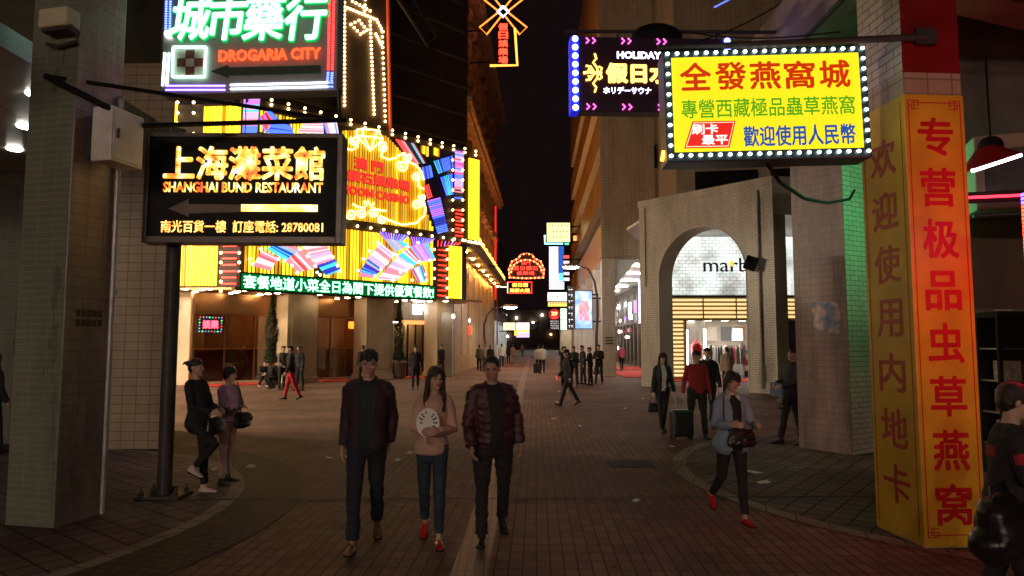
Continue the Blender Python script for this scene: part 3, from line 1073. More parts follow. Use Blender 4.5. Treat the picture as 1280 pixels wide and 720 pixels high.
MB().box(0, sw, .14, .2, 3.0, 4.08).box(0, .72, .14, .2, 0, 3.0).build('slat_backing', mat('brass backing', (.5, .33, .12), .35, .7, scale=2), ms)
fm = MB()
for x in (0, 1.65, 3.3, 4.95, 6.6):
    fm.box(x, x + .06, -.03, .12, 3.0, 4.08)
fm.box(0, sw, -.06, .14, 2.93, 3.02)
fm.box(.72, .82, -.03, .12, 0, 2.93)
fm.build('frame', mat('brass frame', (.55, .38, .16), .3, .8), ms)
MB().box(.3, sw, 5.5, 5.7, 0, 3.4).build('back_wall', mat('shop back wall', (.45, .38, .3), .6, scale=1.2), ms)
MB().box(.4, .75, .2, 5.5, 0, 3.0).build('side_wall', M['black'], ms)
MB().box(.3, sw, .2, 5.6, 3.1, 3.2).build('ceiling', M['plaster_white'], ms)
lb = MB()
for x in range(6):
    for y in range(3):
        lb.box(1.0 + x * .95, 1.35 + x * .95, .8 + y * 1.5, 1.15 + y * 1.5, 3.05, 3.09)
lb.build('ceiling_light', M['white_lamp'], ms)
MB().box(.95, 1.15, 1.0, 1.1, .3, 2.5).build('light_column', M['cool_lamp'], ms)
MB().box(2.55, 2.63, 3.0, 3.1, .3, 2.6).build('light_column', M['white_lamp'], ms)
MB().box(1.4, 2.2, 5.42, 5.48, 1.5, 2.6).build('poster', mat('brown poster', (.2, .12, .09), .4, scale=2), ms)
cm = [mat('cloth ' + n_, c_, .8, scale=12) for n_, c_ in (('black', (.02, .02, .022)), ('camel', (.34, .2, .1)), ('cream', (.62, .55, .45)), ('wine', (.25, .02, .03)), ('grey', (.16, .16, .17)))]
t = thing('clothes_rail', 'crowded clothes rail hung with dark coats inside the fashion shop', 'clothes rail', (SX0 + 3.4, SY + 2.4, 0))
MB().tube([(-.9, 0, 0), (-.9, 0, 1.75), (.9, 0, 1.75), (.9, 0, 0)], .02, 6).build('rail', M['steel'], t)
for k in range(13):
    x = -.8 + k * .133
    gm = MB().prism([(-.24, 0), (.24, 0), (.21, .8), (.05, .9), (-.05, .9), (-.21, .8)], -.035, .035)
    o = gm.build('garment', cm[rnd.choice((0, 0, 0, 1, 2, 4, 3))], t, (x, 0, .82 - .1 * rnd.random()), R(70 + rnd.uniform(-10, 10)), bevel=.02)
t = thing('shelf_unit', 'shop shelf unit stacked with bags and folded clothes by the arch pier', 'shelf', (SX0 + 5.3, SY + 1.9, 0))
MB().box(-1, 1, 0, .4, 0, .06).box(-1, 1, 0, .4, .62, .66).box(-1, 1, 0, .4, 1.18, 1.22).box(-1, 1, 0, .4, 1.74, 1.78).box(-1.04, -1, 0, .4, 0, 2.2).box(1, 1.04, 0, .4, 0, 2.2).build('rack', M['steel'], t)
for k in range(15):
    x = -.85 + (k % 5) * .4
    z = (.06, .66, 1.22)[k // 5]
    hh = rnd.uniform(.16, .36)
    mb = MB().prism([(-.14, 0), (.14, 0), (.11, hh), (-.11, hh)], .05, .3)
    mb.tube([(-.06, .17, hh - .01), (-.05, .17, hh + .08), (.05, .17, hh + .08), (.06, .17, hh - .01)], .012, 5)
    tag(mb.build('handbag', cm[rnd.randrange(5)], None, Vector((SX0 + 5.3 + x, SY + 1.9, z))), 'handbag on the shelf unit inside the fashion shop', 'handbag', 'handbags on the shop shelves')
t = thing('floor_lamp', 'white drum shade lamp glowing inside the fashion shop', 'lamp', (SX0 + 3.75, SY + 1.2, 0))
MB().tube([(0, 0, 0), (0, 0, 1.9)], .02, 6).lathe([(.16, 0), (.16, .03)]).build('stem', M['steel'], t)
MB().lathe([(.27, 1.95), (.24, 2.55)]).build('lamp_shade', emit('lamp shade glow', (1, .95, .85), 1.6), t)
t = thing('mannequin', 'headless shop mannequin in a bright red puffer jacket', 'mannequin', (SX0 + 1.55, SY + .9, 0))
MB().lathe([(.2, 0), (.2, .03), (.03, .05), (.03, .9)], n=14).build('stand', M['steel'], t)
MB().lathe([(.16, 1.0), (.27, 1.08), (.25, 1.2), (.28, 1.3), (.26, 1.42), (.29, 1.55), (.26, 1.75), (.14, 1.86), (.07, 1.95), (.06, 2.05)], n=16).build('jacket', mat('red puffer', (.62, .03, .02), .45, scale=4), t, smooth=True)
for i_, (x_, y_, l_) in enumerate(((1.35, 3.6, 'second clothes rail of mixed coats deep in the fashion shop on the left'), (4.6, 4.3, 'third clothes rail of coats at the back of the fashion shop'))):
    t2 = thing('clothes_rail', l_, 'clothes rail', (SX0 + x_, SY + y_, 0))
    MB().tube([(-.6, 0, 0), (-.6, 0, 1.75), (.6, 0, 1.75), (.6, 0, 0)], .02, 6).build('rail', M['steel'], t2)
    for k in range(9):
        gm = MB().prism([(-.24, 0), (.24, 0), (.21, .8), (.05, .9), (-.05, .9), (-.21, .8)], -.035, .035)
        gm.build('garment', cm[rnd.randrange(5)], t2, (-.52 + k * .13, 0, .82 - .1 * rnd.random()), R(70 + rnd.uniform(-10, 10)), bevel=.02)
for k in range(5):
    fp_ = MB().box(2.5 + k * .85, 3.1 + k * .85, 5.43, 5.48, 1.95, 2.75)
    fp_.build('picture_panel', cm[(k * 2) % 5], ms)
o = MB().box(SX0 - .3, SX1, SY - 1.6, SY + .6, .004, .03).build('red_carpet', M['carpet'])
tag(o, 'bright red carpet in front of the fashion shop behind the arch', 'carpet')

# ------------------------------------------------------------------ near left: column, walkway, wall
CA = R(-13)
cl = thing('tiled_column', 'large grey green tiled street column nearest on the left', 'column', (-4.56, 6.95, 0), CA)
cb = MB().box(-.60, 0, 0, .62, 0, 11)
for k, f_ in enumerate(cb.f[:]):
    pass
# faces: order of box(): bottom, top, front, back, left, right
cb.m = [0, 0, 0, 0, 0, 1]  # right face pinker: the pinkish light on it is put into the tile colour
cb.build('shaft', [M['tile_grey'], M['tile_stain']], cl, bevel=.012)
MB().tube([(.04, .56, .02), (.04, .56, 4.6)], .028, 8).tube([(.04, .6, 2.4), (.0, .6, 2.42)], .03, 6).build('drain_pipe', M['grey_metal'], cl)
nb = MB()
for r_ in range(2):
    for k in range(5):
        nb.box(.002, .006, .14 + k * .07, .19 + k * .07, 2.02 + r_ * .1, 2.09 + r_ * .1)
nb.build('notice', M['brick_brown'], cl)
MB().box(-.08, -.001, -.01, 0.02, 4.0, 4.001).build('edge_strip', M['grey_metal'], cl)

eb = thing('electric_box', 'pale electric cabinet mounted on the large left column', 'electric box', cl.matrix_basis @ Vector((0, 0, 0)), CA)
eb.location = (-4.56, 6.95, 0)
MB().box(.16, .41, .06, .50, 3.73, 4.31).build('cabinet', M['white_metal'], eb, bevel=.012)
MB().box(.411, .422, .08, .48, 3.76, 4.28).build('door', M['white_metal'], eb, bevel=.004)
MB().box(.422, .44, .12, .14, 3.98, 4.08).build('handle', M['iron'], eb)
MB().box(.0, .16, .16, .40, 3.80, 4.25).build('bracket', M['iron'], eb)

ac = thing('air_conditioner', 'small beige air conditioner box high on the large left column', 'air conditioner', (-4.56, 6.95, 0), CA)
MB().box(-.32, .04, -.20, -.02, 5.10, 5.30).build('casing', mat('yellowed plastic', (.5, .45, .32), .5, scale=3), ac, bevel=.02)
MB().box(-.30, .02, -.17, 0, 5.065, 5.095).build('tray', M['iron'], ac)
MB().tube([(.02, -.15, 5.12), (.10, -.1, 5.05), (.04, -.06, 4.98), (-.2, -.04, 4.95), (-.36, -.04, 5.0)], .02, 6).build('hose', M['iron'], ac)

wl_ = thing('tiled_wall', 'beige tiled wall end standing behind the large left column', 'wall', (-6.07, 12.0, 0))
MB().slab([(-1.9, 0), (0, 0), (-.85, 1.4), (-1.9, 1.4)], 0, 11).build('wall', M['tile_beige'], wl_, bevel=.015)
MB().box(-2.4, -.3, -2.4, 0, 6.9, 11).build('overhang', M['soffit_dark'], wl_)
MB().tube([(-1.45, -.06, 0), (-1.45, -.06, 4.3)], .03, 8).build('drain_pipe', M['grey_metal'], wl_)

# covered walkway left of the column
wk = thing('covered_walkway', 'dark covered walkway ceiling with round downlights on the far left', 'walkway', (-9, 9, 0))
MB().box(-9, 3.55, -9, 4.2, 5.0, 5.25).build('ceiling', M['tile_grey'], wk)
for px, py in ((45, 120), (32, 160), (18, 188)):
    r = ray(px, py)
    k = (4.97 - EYE) / r.z
    MB().lathe([(.09, 0), (.11, .01), (.12, .03)], n=16).build('downlight', M['white_lamp'], wk, Vector((r.x * k + 9, r.y * k - 9, 4.97)))
MB().box(-9, 1.6, 5.2, 5.6, 0, 5.3).build('back_wall', M['soffit_dark'], wk)
MB().box(-.65, -.1, 3.6, 4.1, 0, 5.0).build('pillar', M['tile_grey'], wk)
MB().box(-9, 3.0, 4.21, 4.6, 4.1, 5.25).build('beam', M['tile_grey'], wk)
bulbs([Vector((-.78 - .02 * i, 3.5, 3.95 - .22 * i)) for i in range(4)], .022, [M['n_blue'], emit('green pilot', (.1, 1, .3), 5), M['n_cyan']], wk, 'fairy_light')
MB().box(-2.6, -1.4, 5.12, 5.19, 1.2, 3.4).build('lit_panel', emit('dim orange panel', (1, .25, .04), .12), wk)

# ------------------------------------------------------------------ near right: pillar, wrapped column, soffit, shop
MA = math.atan2(-.9, .56)
pr = thing('street_pillar', 'stained pinkish tiled pillar with a torn poster between the arch and the yellow banner', 'column', (5.58, 11.35, 0), MA)
pb = MB().box(-1.0, 0, 0, .9, 0, 9)
pb.m = [0, 0, 0, 0, 0, 1]
pb.build('shaft', [M['tile_stain'], M['tile_white']], pr, bevel=.015)
pm, nt, bs = newmat('torn poster print')
tc = nt.nodes.new('ShaderNodeTexCoord')
nz = nt.nodes.new('ShaderNodeTexNoise')
nz.inputs['Scale'].default_value = 4.5
nt.links.new(tc.outputs['Object'], nz.inputs['Vector'])
rp = nt.nodes.new('ShaderNodeValToRGB')
for e, (p_, c_) in zip([rp.color_ramp.elements[0], rp.color_ramp.elements[1], rp.color_ramp.elements.new(.5), rp.color_ramp.elements.new(.58)],
                       ((.3, (.04, .08, .16)), (.8, (.42, .40, .38)), (.46, (.12, .18, .28)), (.56, (.40, .27, .22)))):
    e.position = p_
    e.color = (*c_, 1)
nt.links.new(nz.outputs['Fac'], rp.inputs['Fac'])
nt.links.new(rp.outputs[0], bs.inputs['Base Color'])
ps = MB().prism([(-.62, 2.12), (-.48, 1.98), (-.30, 2.02), (-.15, 1.95), (-.13, 2.35), (-.18, 2.52), (-.42, 2.55), (-.66, 2.54)], -.004, -.001)
ps.build('poster', pm, pr)

ca = thing('wrapped_column', 'near right column painted red on top and wrapped in a yellow banner below', 'column', (3.70, 6.28, 0), R(4))
cb = MB().box(0, .57, 0, .69, 4.40, 9)
cb.m = [0, 0, 1, 0, 0, 1]
cb.build('shaft', [M['tile_white'], M['red_paint']], ca)
MB().box(0.004, .566, 0.004, .686, 0, 4.40).build('core', M['tile_beige'], ca)
byel = mat('yellow banner vinyl', (.66, .42, .025), .42, var=.26, scale=2.2, bump=.25, bscale=3.5)
MB().box(-.012, .582, -.012, .702, .02, 4.19).build('banner', byel, ca, bevel=.01)
rl = mat('red banner ink', (.55, .012, .02), .4, var=.1)
gm = MB()
for i, ch in enumerate('专营极品虫草燕窝'):
    write(gm, ch, .285, 3.78 - i * .484, .35, .37, y=-.0125, bold=.022, depth=.003)
gm.build('lettering', rl, ca)
fr_ = MB()
for x0, x1, z0, z1 in ((.025, .035, .1, 4.13), (.535, .545, .1, 4.13), (.10, .47, 4.10, 4.11), (.10, .47, .12, .13)):
    fr_.box(x0, x1, -.0145, -.0122, z0, z1)
for sx in (.035, .535):
    for sz in (4.13, .10):
        dx, dz = (1 if sx < .2 else -1), (-1 if sz > 2 else 1)
        for a_, b_, c_, d_ in ((0, .10, 0, .008), (0, .10, .045, .053), (.045, .053, 0, .10), (.09, .098, .0, .06), (.02, .098, .08, .088), (.02, .028, .02, .088), (.02, .07, .02, .028)):
            xs = sorted((sx + dx * a_, sx + dx * b_))
            zs = sorted((sz + dz * c_, sz + dz * d_))
            fr_.box(xs[0], xs[1], -.0152, -.0122, zs[0], zs[1])
fr_.build('border', rl, ca)
gl = MB()
for i, ch in enumerate('欢迎使用内地卡'):
    write(gl, ch, .345, 3.66 - i * .525, .40, .37, y=-.0125, bold=.015, depth=.003)
gl.v = [(y, .69 - x, z) for x, y, z in gl.v]
gl.build('lettering', mat('faded red banner ink', (.40, .03, .03), .45, var=.15), ca)
bl = MB()
for x in (.04, .64):
    bl.box(-.0148, -.0122, x, x + .01, .1, 4.13)
bl.build('border', D.materials['faded red banner ink'], ca)
MB().box(.003, .567, -.004, .69, 4.20, 4.40).build('collar', M['tile_beige'], ca)
MB().box(.12, .32, -.06, -.002, 4.66, 4.82).build('bracket_plate', M['iron'], ca, bevel=.01)

# soffit and beams overhead on the right
so = thing('overhead_canopy', 'stained concrete canopy and beams overhead between the right columns', 'canopy', (6, 9, 0))
MB().box(-1.75, 14, -9, 3.8, 6.9, 7.2).build('ceiling', M['soffit'], so)
MB().slab([(-1.75, -9), (-1.45, -9), (-1.45, 3.8), (-1.75, 3.8)], 6.3, 6.9).build('beam', M['soffit'], so)
MB().slab([(-1.45, -1.1), (4, 1.0), (4, 1.5), (-1.45, -.5)], 6.35, 6.9).build('beam', M['pink_red'], so)
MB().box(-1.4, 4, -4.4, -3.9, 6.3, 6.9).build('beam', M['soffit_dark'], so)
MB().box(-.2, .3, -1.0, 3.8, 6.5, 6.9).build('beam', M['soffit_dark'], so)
MB().tube([(-1.75, -9, 6.2), (-1.75, 3.7, 6.25)], .03, 6).build('conduit', M['iron'], so)

gn = thing('neon_tube_sign', 'green neon tube sign on the shop front behind the yellow banner column', 'neon sign', (6.42, 10.05, 0))
MB().box(-.05, .05, 0, .1, 2.7, 5.3).box(-.14, .05, .0, .22, 2.66, 2.7).build('backing', M['black'], gn)
MB().tube([(0, .14, 2.9), (0, .14, 5.2)], .04, 8).tube([(-.09, .05, 2.9), (-.09, .05, 5.2)], .04, 8).build('tube', emit('green neon tube light', (.10, 1, .35), 11), gn)
sh = thing('right_shop', 'dim shop front with brown shutter behind the yellow banner column', 'shop', (6.85, 10.2, 0))
MB().box(.0, 9, 0, .3, 2.35, 4.4).build('shutter_box', M['brick_brown'], sh)
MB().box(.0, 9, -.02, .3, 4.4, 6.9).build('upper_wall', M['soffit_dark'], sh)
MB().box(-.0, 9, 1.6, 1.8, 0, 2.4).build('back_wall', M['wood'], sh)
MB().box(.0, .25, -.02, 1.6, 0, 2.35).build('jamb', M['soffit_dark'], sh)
MB().box(.3, 6, .6, .75, 2.25, 2.3).build('ceiling_light', emit('faint shop tube', (1, .8, .6), 2.0), sh)
dc = thing('display_cabinet', 'glass display cabinet of packets and boxes by the far right', 'cabinet', (6.75, 9.5, 0))
MB().box(0, 3.2, 0, .45, 0, .42).box(0, 3.2, 0, .45, 2.2, 2.28).box(0, .05, 0, .05, .42, 2.2).box(0, 3.2, .42, .45, .42, 2.2).build('case', M['black'], dc)
for z in (.42, .86, 1.3, 1.75):
    MB().box(.02, 3.18, .02, .42, z, z + .02).build('shelf', M['steel'], dc)
MB().box(.02, 3.18, -.006, 0, .42, 2.2).build('glass_front', pane('cabinet glass', (.9, .9, .9), .08), dc)
bx = [mat('packet ' + n_, c_, .4, scale=14, var=.5) for n_, c_ in (('red', (.3, .03, .03)), ('cream', (.45, .4, .3)), ('green', (.06, .2, .08)), ('grey', (.3, .3, .32)), ('brown', (.2, .1, .05)))]
for k in range(30):
    x = .12 + (k % 10) * .3
    z = (.44, .88, 1.32)[k // 10]
    hh = rnd.uniform(.2, .36)
    mb = MB().box(0, rnd.uniform(.18, .26), .1, .3, 0, hh).box(.02, .1, .095, .1, hh * .3, hh * .6)
    tag(mb.build('packet', bx[rnd.randrange(5)], None, (6.75 + x, 9.5, z), bevel=.004), 'boxed packet on a shelf of the glass display cabinet', 'packet', 'packets in the display cabinet')

# ------------------------------------------------------------------ casino sign: tubes, arches, scrolls, letters
casino_sign = thing('casino_sign', 'huge yellow neon casino sign with rainbow arches, diamond and scrolls wrapping the corner', 'neon sign', FB.o)
def cs(mb, name, m, fr=FB, **k):
    return part(mb, name, m, casino_sign, fr, **k)
Z0, Z1, Z2 = 4.2, 7.32, 12.2
Z1b = 7.42
LOW_R, UP_R = FB.uz(560, 340)[0], FB.uz(581, 250)[0]
cs(MB().box(-.1, LOW_R + .9, 0, .5, Z0, Z1 + .05).box(-.1, UP_R + .75, -.1, .6, Z1b, Z2), 'backing_panel', M['dark_wall'])
cs(MB().box(0, 6.4, 0, .5, Z0, Z2), 'backing_panel', M['dark_wall'], fr=FA)
cs(MB().box(-.1, UP_R + .8, -.16, .5, Z1 - .02, Z1b - .003).box(-.1, UP_R + .8, -.16, .6, Z2, Z2 + .25), 'trim', M['brick_brown'])
V = -.05


def inside(poly, u):
    """lowest and highest z of a polygon at u"""
    zs = []
    for i in range(len(poly)):
        (u0, z0), (u1, z1) = poly[i], poly[(i + 1) % len(poly)]
        if (u0 - u) * (u1 - u) < 0:
            zs.append(z0 + (z1 - z0) * (u - u0) / (u1 - u0))
    return (min(zs), max(zs)) if len(zs) > 1 else None


def rods(poly, pitch, r, v, dim=0.25, seed=0, gaps=()):
    rg = random.Random(seed)
    bs_ = [MB(), MB(), MB()]
    us = [p[0] for p in poly]
    u = min(us) + pitch * .5
    k = 0
    while u < max(us):
        zz = inside(poly, u)
        w_ = rg.random()
        k += 1
        if zz and zz[1] - zz[0] > .08 and not any(a_ < u < b_ for a_, b_ in gaps):
            bs_[1 if w_ < dim else (2 if w_ > .82 else 0)].box(u - r, u + r, v - r, v + r, zz[0] + .03, zz[1] - .03)
        u += pitch
    return bs_


def rod_panel(poly, name='yellow_tubes', pitch=.17, r=.040, v=V, fr=FB, dim=.36, seed=0, gaps=(), mats=None):
    for b_, m_ in zip(rods(poly, pitch, r, v, dim, seed, gaps), mats or (M['yel'], M['yel2'], M['yel3'])):
        if b_.v:
            cs(b_, name, m_, fr=fr)


PX = lambda l, ox, oy, k, fr=FB, v=V: [fr.uz(ox + x / k, oy + y / k, v) for x, y in l]
# lower band
rod_panel([(.05, Z0 + .1), (3.2, Z0 + .1), (3.2, Z1 - .05), (.05, Z1 - .05)], seed=1)
rod_panel([(3.75, Z0 + .1), (LOW_R - 1.1, Z0 + .1), (LOW_R - 1.1, Z1 - .05), (3.75, Z1 - .05)], seed=2)
rod_panel([(LOW_R - .02, Z0 - .02), (LOW_R + .85, Z0 - .02), (LOW_R + .85, Z1 - .25), (LOW_R - .02, Z1 - .25)], pitch=.105, r=.046, v=-.12, dim=.0, seed=3)
# left wing
ul = FA.uz(213, 340)[0]
rod_panel([(ul, Z0 + .02), (FA.uz(274, 340)[0], Z0 + .02), (FA.uz(274, 340)[0], 7.4), (ul, 7.4)], fr=FA, pitch=.14, seed=4, dim=.1)
rod_panel([(FA.uz(255, 150)[0], 8.2), (FA.uz(301, 150)[0], 8.2), (FA.uz(301, 150)[0], 12.1), (FA.uz(255, 150)[0], 12.1)], fr=FA, pitch=.14, seed=5, dim=.1)
cs(MB().box(FA.uz(220, 150)[0] - .05, FA.uz(220, 150)[0] + .05, -.1, 0, 4.3, 12.3), 'yellow_tubes', M['yel3'], fr=FA)
rb = MB()
ua, ub = FA.uz(278, 340)[0], FA.uz(296, 340)[0]
for k in range(14):
    rb.box(ua, ub, -.08, -.03, 4.3 + k * .27, 4.36 + k * .27)
cs(rb, 'red_tubes', M['red_neon'], fr=FA)
rb = MB()
ua, ub = FB.uz(547, 340)[0], FB.uz(557, 340)[0]
for k in range(11):
    rb.box(ua, ub, -.08, -.03, 4.3 + k * .27, 4.36 + k * .27)
ua, ub = FB.uz(567, 290)[0], FB.uz(576, 290)[0]
for k in range(8):
    rb.box(ua, ub, -.2, -.15, 7.6 + k * .2, 7.66 + k * .2)
cs(rb, 'red_tubes', M['red_neon'])

# upper panel
up_poly = PX([(30, 52), (130, 46), (255, 78), (335, 165), (400, 205), (440, 270), (446, 350), (446, 430), (470, 500), (492, 558), (30, 494)], 420, 150, 4, v=-.15)
up_poly = [(max(u, 4.02), z) for u, z in up_poly]
gq = [FB.uz(420 + x / 4, 240, -.15)[0] for x in (182, 236)]
rod_panel(up_poly, v=-.15, seed=6, dim=.6, pitch=.14, r=.034, mats=(M['yel_up'], M['yel2'], M['yel']))
tx = FB.uz(586, 250, -.2)[0]
rod_panel([(tx, 7.5), (FB.uz(598.5, 250, -.2)[0], 7.5), (FB.uz(598.5, 250, -.2)[0], 12.1), (tx, 12.1)], pitch=.105, r=.048, v=-.2, dim=0, seed=7)
rod_panel(PX([(425, 125), (458, 132), (458, 185), (425, 160)], 420, 150, 4, v=-.15), v=-.15, seed=8, pitch=.12)
rod_panel(PX([(490, 135), (520, 145), (520, 190), (490, 175)], 420, 150, 4, v=-.15), v=-.15, seed=9, pitch=.12)
rod_panel([(.5, 11.0), (2.9, 11.0), (2.9, 12.0), (.5, 12.0)], v=-.15, seed=12)


def fan(name, quad, cols, n, fr=FB, v=-.2, seed=0):
    """a block of an arch: coloured tubes laid side by side across it"""
    rg = random.Random(seed)
    n = int(n * 1.25)
    a_, b_, c_, d_ = [Vector((p[0], v, p[1])) for p in quad]
    mbs = {}
    for i in range(n):
        f_ = (i + .5) / n
        p_, q_ = a_.lerp(b_, f_), d_.lerp(c_, f_)
        col = cols[int(f_ * len(cols) * .999)] if rg.random() < .55 else rg.choice(cols)
        mbs.setdefault(col, MB()).tube([p_, q_], .040, 4)
    for col, mb_ in mbs.items():
        cs(mb_, name, M['n_' + col], fr=fr)
    pl = MB()
    pl.add([a_ + Vector((0, .05, 0)), b_ + Vector((0, .05, 0)), c_ + Vector((0, .05, 0)), d_ + Vector((0, .05, 0))], [(3, 2, 1, 0)])
    cs(pl, 'arch_backing', M['black'], fr=fr)


K2 = 4.129
fan('arch_block', PX([(100, 218), (150, 135), (232, 178), (190, 240)], 290, 280, K2), ['pink', 'white', 'pink', 'red'], 11, seed=1)
fan('arch_block', PX([(172, 128), (240, 92), (350, 130), (268, 190)], 290, 280, K2), ['cyan', 'navy', 'cyan', 'pink'], 11, seed=2)
fan('arch_block', PX([(350, 130), (268, 190), (330, 250), (436, 225)], 290, 280, K2), ['pink', 'white', 'red', 'pink'], 13, seed=3)
fan('arch_block', PX([(470, 92), (520, 182), (432, 214), (345, 105)], 290, 280, K2), ['white', 'pink', 'lav', 'white'], 12, seed=4)
fan('arch_block', PX([(522, 184), (552, 240), (480, 268), (434, 216)], 290, 280, K2), ['navy', 'cyan', 'navy', 'cyan'], 8, seed=5)
fan('arch_block', PX([(645, 272), (690, 182), (765, 238), (715, 278)], 290, 280, K2), ['pink', 'blue', 'navy', 'cyan'], 11, seed=6)
fan('arch_block', PX([(692, 180), (757, 98), (832, 160), (768, 236)], 290, 280, K2), ['lav', 'white', 'pink', 'white'], 12, seed=7)
fan('arch_block', PX([(740, 287), (848, 166), (930, 216), (838, 292)], 290, 280, K2), ['white', 'pink', 'lav', 'white'], 15, seed=8)
fan('arch_block', PX([(850, 164), (906, 122), (966, 194), (932, 215)], 290, 280, K2), ['cyan', 'white', 'red', 'red'], 9, seed=9)
fan('arch_block', PX([(908, 120), (1000, 97), (1042, 182), (968, 194)], 290, 280, K2), ['violet', 'lav', 'violet', 'cyan'], 12, seed=10)
fan('arch_block', PX([(915, 237), (978, 210), (1000, 298), (952, 300)], 290, 280, K2), ['pink', 'white', 'cyan', 'navy'], 10, seed=11)
fan('chevron', PX([(748, 40), (905, 62), (870, 92), (775, 75)], 290, 280, K2), ['violet', 'lav', 'blue'], 9, seed=12)
fan('chevron', PX([(775, 77), (870, 94), (905, 108), (832, 150)], 290, 280, K2), ['pink', 'lav', 'cyan'], 9, seed=13)
fan('chevron', PX([(910, 66), (1040, 80), (1010, 98), (925, 110)], 290, 280, K2), ['violet', 'blue', 'violet'], 8, seed=14)
fan('chevron', PX([(1045, 86), (1178, 100), (1160, 108), (1045, 118)], 290, 280, K2), ['red', 'violet', 'red'], 6, seed=15)
Q = lambda l: PX(l, 420, 150, 4, v=-.2)
fan('arch_block', Q([(295, 95), (400, 120), (452, 178), (455, 222)])[:2] + Q([(452, 215), (385, 222)]), ['red', 'pink', 'off', 'cyan'], 9, seed=16)
fan('arch_block', Q([(430, 236), (474, 226), (486, 284), (440, 300)]), ['blue', 'navy', 'blue'], 6, seed=17)
fan('arch_block', Q([(486, 206), (584, 178), (588, 240), (512, 270)]), ['cyan', 'blue', 'blue', 'navy'], 9, seed=18)
fan('arch_block', Q([(520, 288), (582, 266), (586, 372), (552, 378)]), ['blue', 'cyan', 'blue'], 6, seed=19)
fan('arch_block', Q([(520, 386), (560, 556), (510, 570), (456, 402)]), ['blue', 'violet', 'navy', 'blue'], 15, seed=20)
fan('arch_block', Q([(440, 330), (462, 320), (482, 385), (460, 395)]), ['red', 'off'], 4, seed=21)
fan('led_column', Q([(597, 152), (592, 400), (634, 404), (638, 160)]), ['lav', 'violet', 'red', 'blue', 'lav', 'pink', 'off'], 26, seed=22)
QA = lambda l: PX(l, 0, 0, 1, fr=FA, v=-.1)
fan('led_column', QA([(305, 122), (303, 166), (321, 166), (325, 122)]), ['violet', 'cyan', 'lav', 'pink', 'blue'], 16, fr=FA, v=-.1, seed=23)
QB = lambda l: PX(l, 310, 100, 9, v=-.2)
fan('arch_block', QB([(130, 420), (230, 330), (330, 420), (180, 590)]), ['red', 'off', 'blue'], 9, seed=24)
fan('arch_block', QB([(190, 590), (330, 430), (470, 500), (520, 610)]), ['blue', 'blue', 'navy'], 9, seed=25)
fan('arch_block', QB([(560, 590), (640, 470), (840, 480), (850, 600)]), ['pink', 'white', 'cyan', 'pink'], 10, seed=26)
fan('arch_block', QB([(840, 470), (1000, 480), (1020, 600), (880, 600)]), ['pink', 'white', 'blue'], 8, seed=27)

# gold neon outline: diamond and scrolls
def spiral(cx, cy, r0, r1, a0, turns, n=26):
    return [(cx + (r0 + (r1 - r0) * i / n) * math.cos(a0 + turns * 2 * math.pi * i / n), cy + (r0 + (r1 - r0) * i / n) * math.sin(a0 + turns * 2 * math.pi * i / n)) for i in range(n + 1)]


def outline(pts, r=.045):
    gm.tube([(u, -.28, z) for u, z in PX(pts, 420, 150, 4, v=-.28)], r, 5)


gm = MB()
outline([(105, 50), (130, 45), (210, 52), (235, 95), (172, 152), (103, 76), (105, 50)], .045)
outline([(103, 76), (140, 82), (195, 86), (235, 95)])
outline([(130, 45), (140, 82), (172, 152), (195, 86), (210, 52)])
cs(gm, 'diamond_outline', M['gold_neon'])
gm = MB()
outline(spiral(95, 103, 5, 27, 0, 1.6) + [(110, 135), (80, 150), (42, 140)])
outline(spiral(238, 138, 4, 27, 2, 1.5) + [(225, 180), (262, 198), (300, 190), (330, 168)])
outline(spiral(335, 228, 5, 30, 0, 1.6) + [(370, 212), (400, 225), (425, 255), (438, 300)])
outline(spiral(360, 185, 3, 24, 1, 1.5) + [(340, 165), (310, 178)])
outline(spiral(405, 285, 4, 22, 2, 1.5) + [(410, 330), (438, 345)])
outline(spiral(405, 425, 5, 26, 3, 1.6) + [(438, 400), (448, 440), (440, 480), (400, 515), (330, 524), (262, 500)])
outline(spiral(432, 385, 3, 18, 1, 1.4))
outline(spiral(130, 465, 4, 26, 0, 1.6))
outline(spiral(185, 462, 4, 25, 3, -1.6))
outline(spiral(75, 470, 4, 28, 0, 1.5) + [(45, 445), (40, 480)])
outline(spiral(232, 498, 4, 22, 1, 1.5) + [(262, 500)])
outline([(140, 405), (150, 430), (160, 402), (172, 428), (190, 412), (182, 440), (215, 450), (250, 455)])
outline([(85, 420), (110, 435), (145, 440)])
cs(gm, 'scroll_outline', M['gold_neon'])
lm = emit('casino red letters', (1.0, .015, .010), 3.0)
le = mat('dark letter edge', (.02, .004, .003), .7)
def fl(body, x0, x1, y0, y1, slope, bold=.014):
    """a row of letters laid along the facade between photo points"""
    (u0, zt), (u1, _) = FB.uz(420 + x0 / 4, 150 + y0 / 4, -.3), FB.uz(420 + x1 / 4, 150 + (y0 + slope) / 4, -.3)
    _, zb = FB.uz(420 + x0 / 4, 150 + y1 / 4, -.3)
    mb_ = MB()
    write(mb_, body, (u0 + u1) / 2, (zt + zb) / 2, u1 - u0, zt - zb, y=-.27, bold=bold, depth=.05)
    cs(mb_, 'lettering', lm)
    mb_ = MB()
    write(mb_, body, (u0 + u1) / 2, (zt + zb) / 2, (u1 - u0) * 1.02, (zt - zb) * 1.12, y=-.22, bold=bold + .045, depth=.02)
    cs(mb_, 'letter_edge', le)
fl('澳 門', 95, 238, 182, 238, 22)
fl('鑽石娛樂場', 62, 372, 246, 302, 66)
fl('MOON CASINO', 34, 370, 322, 364, 58, .016)
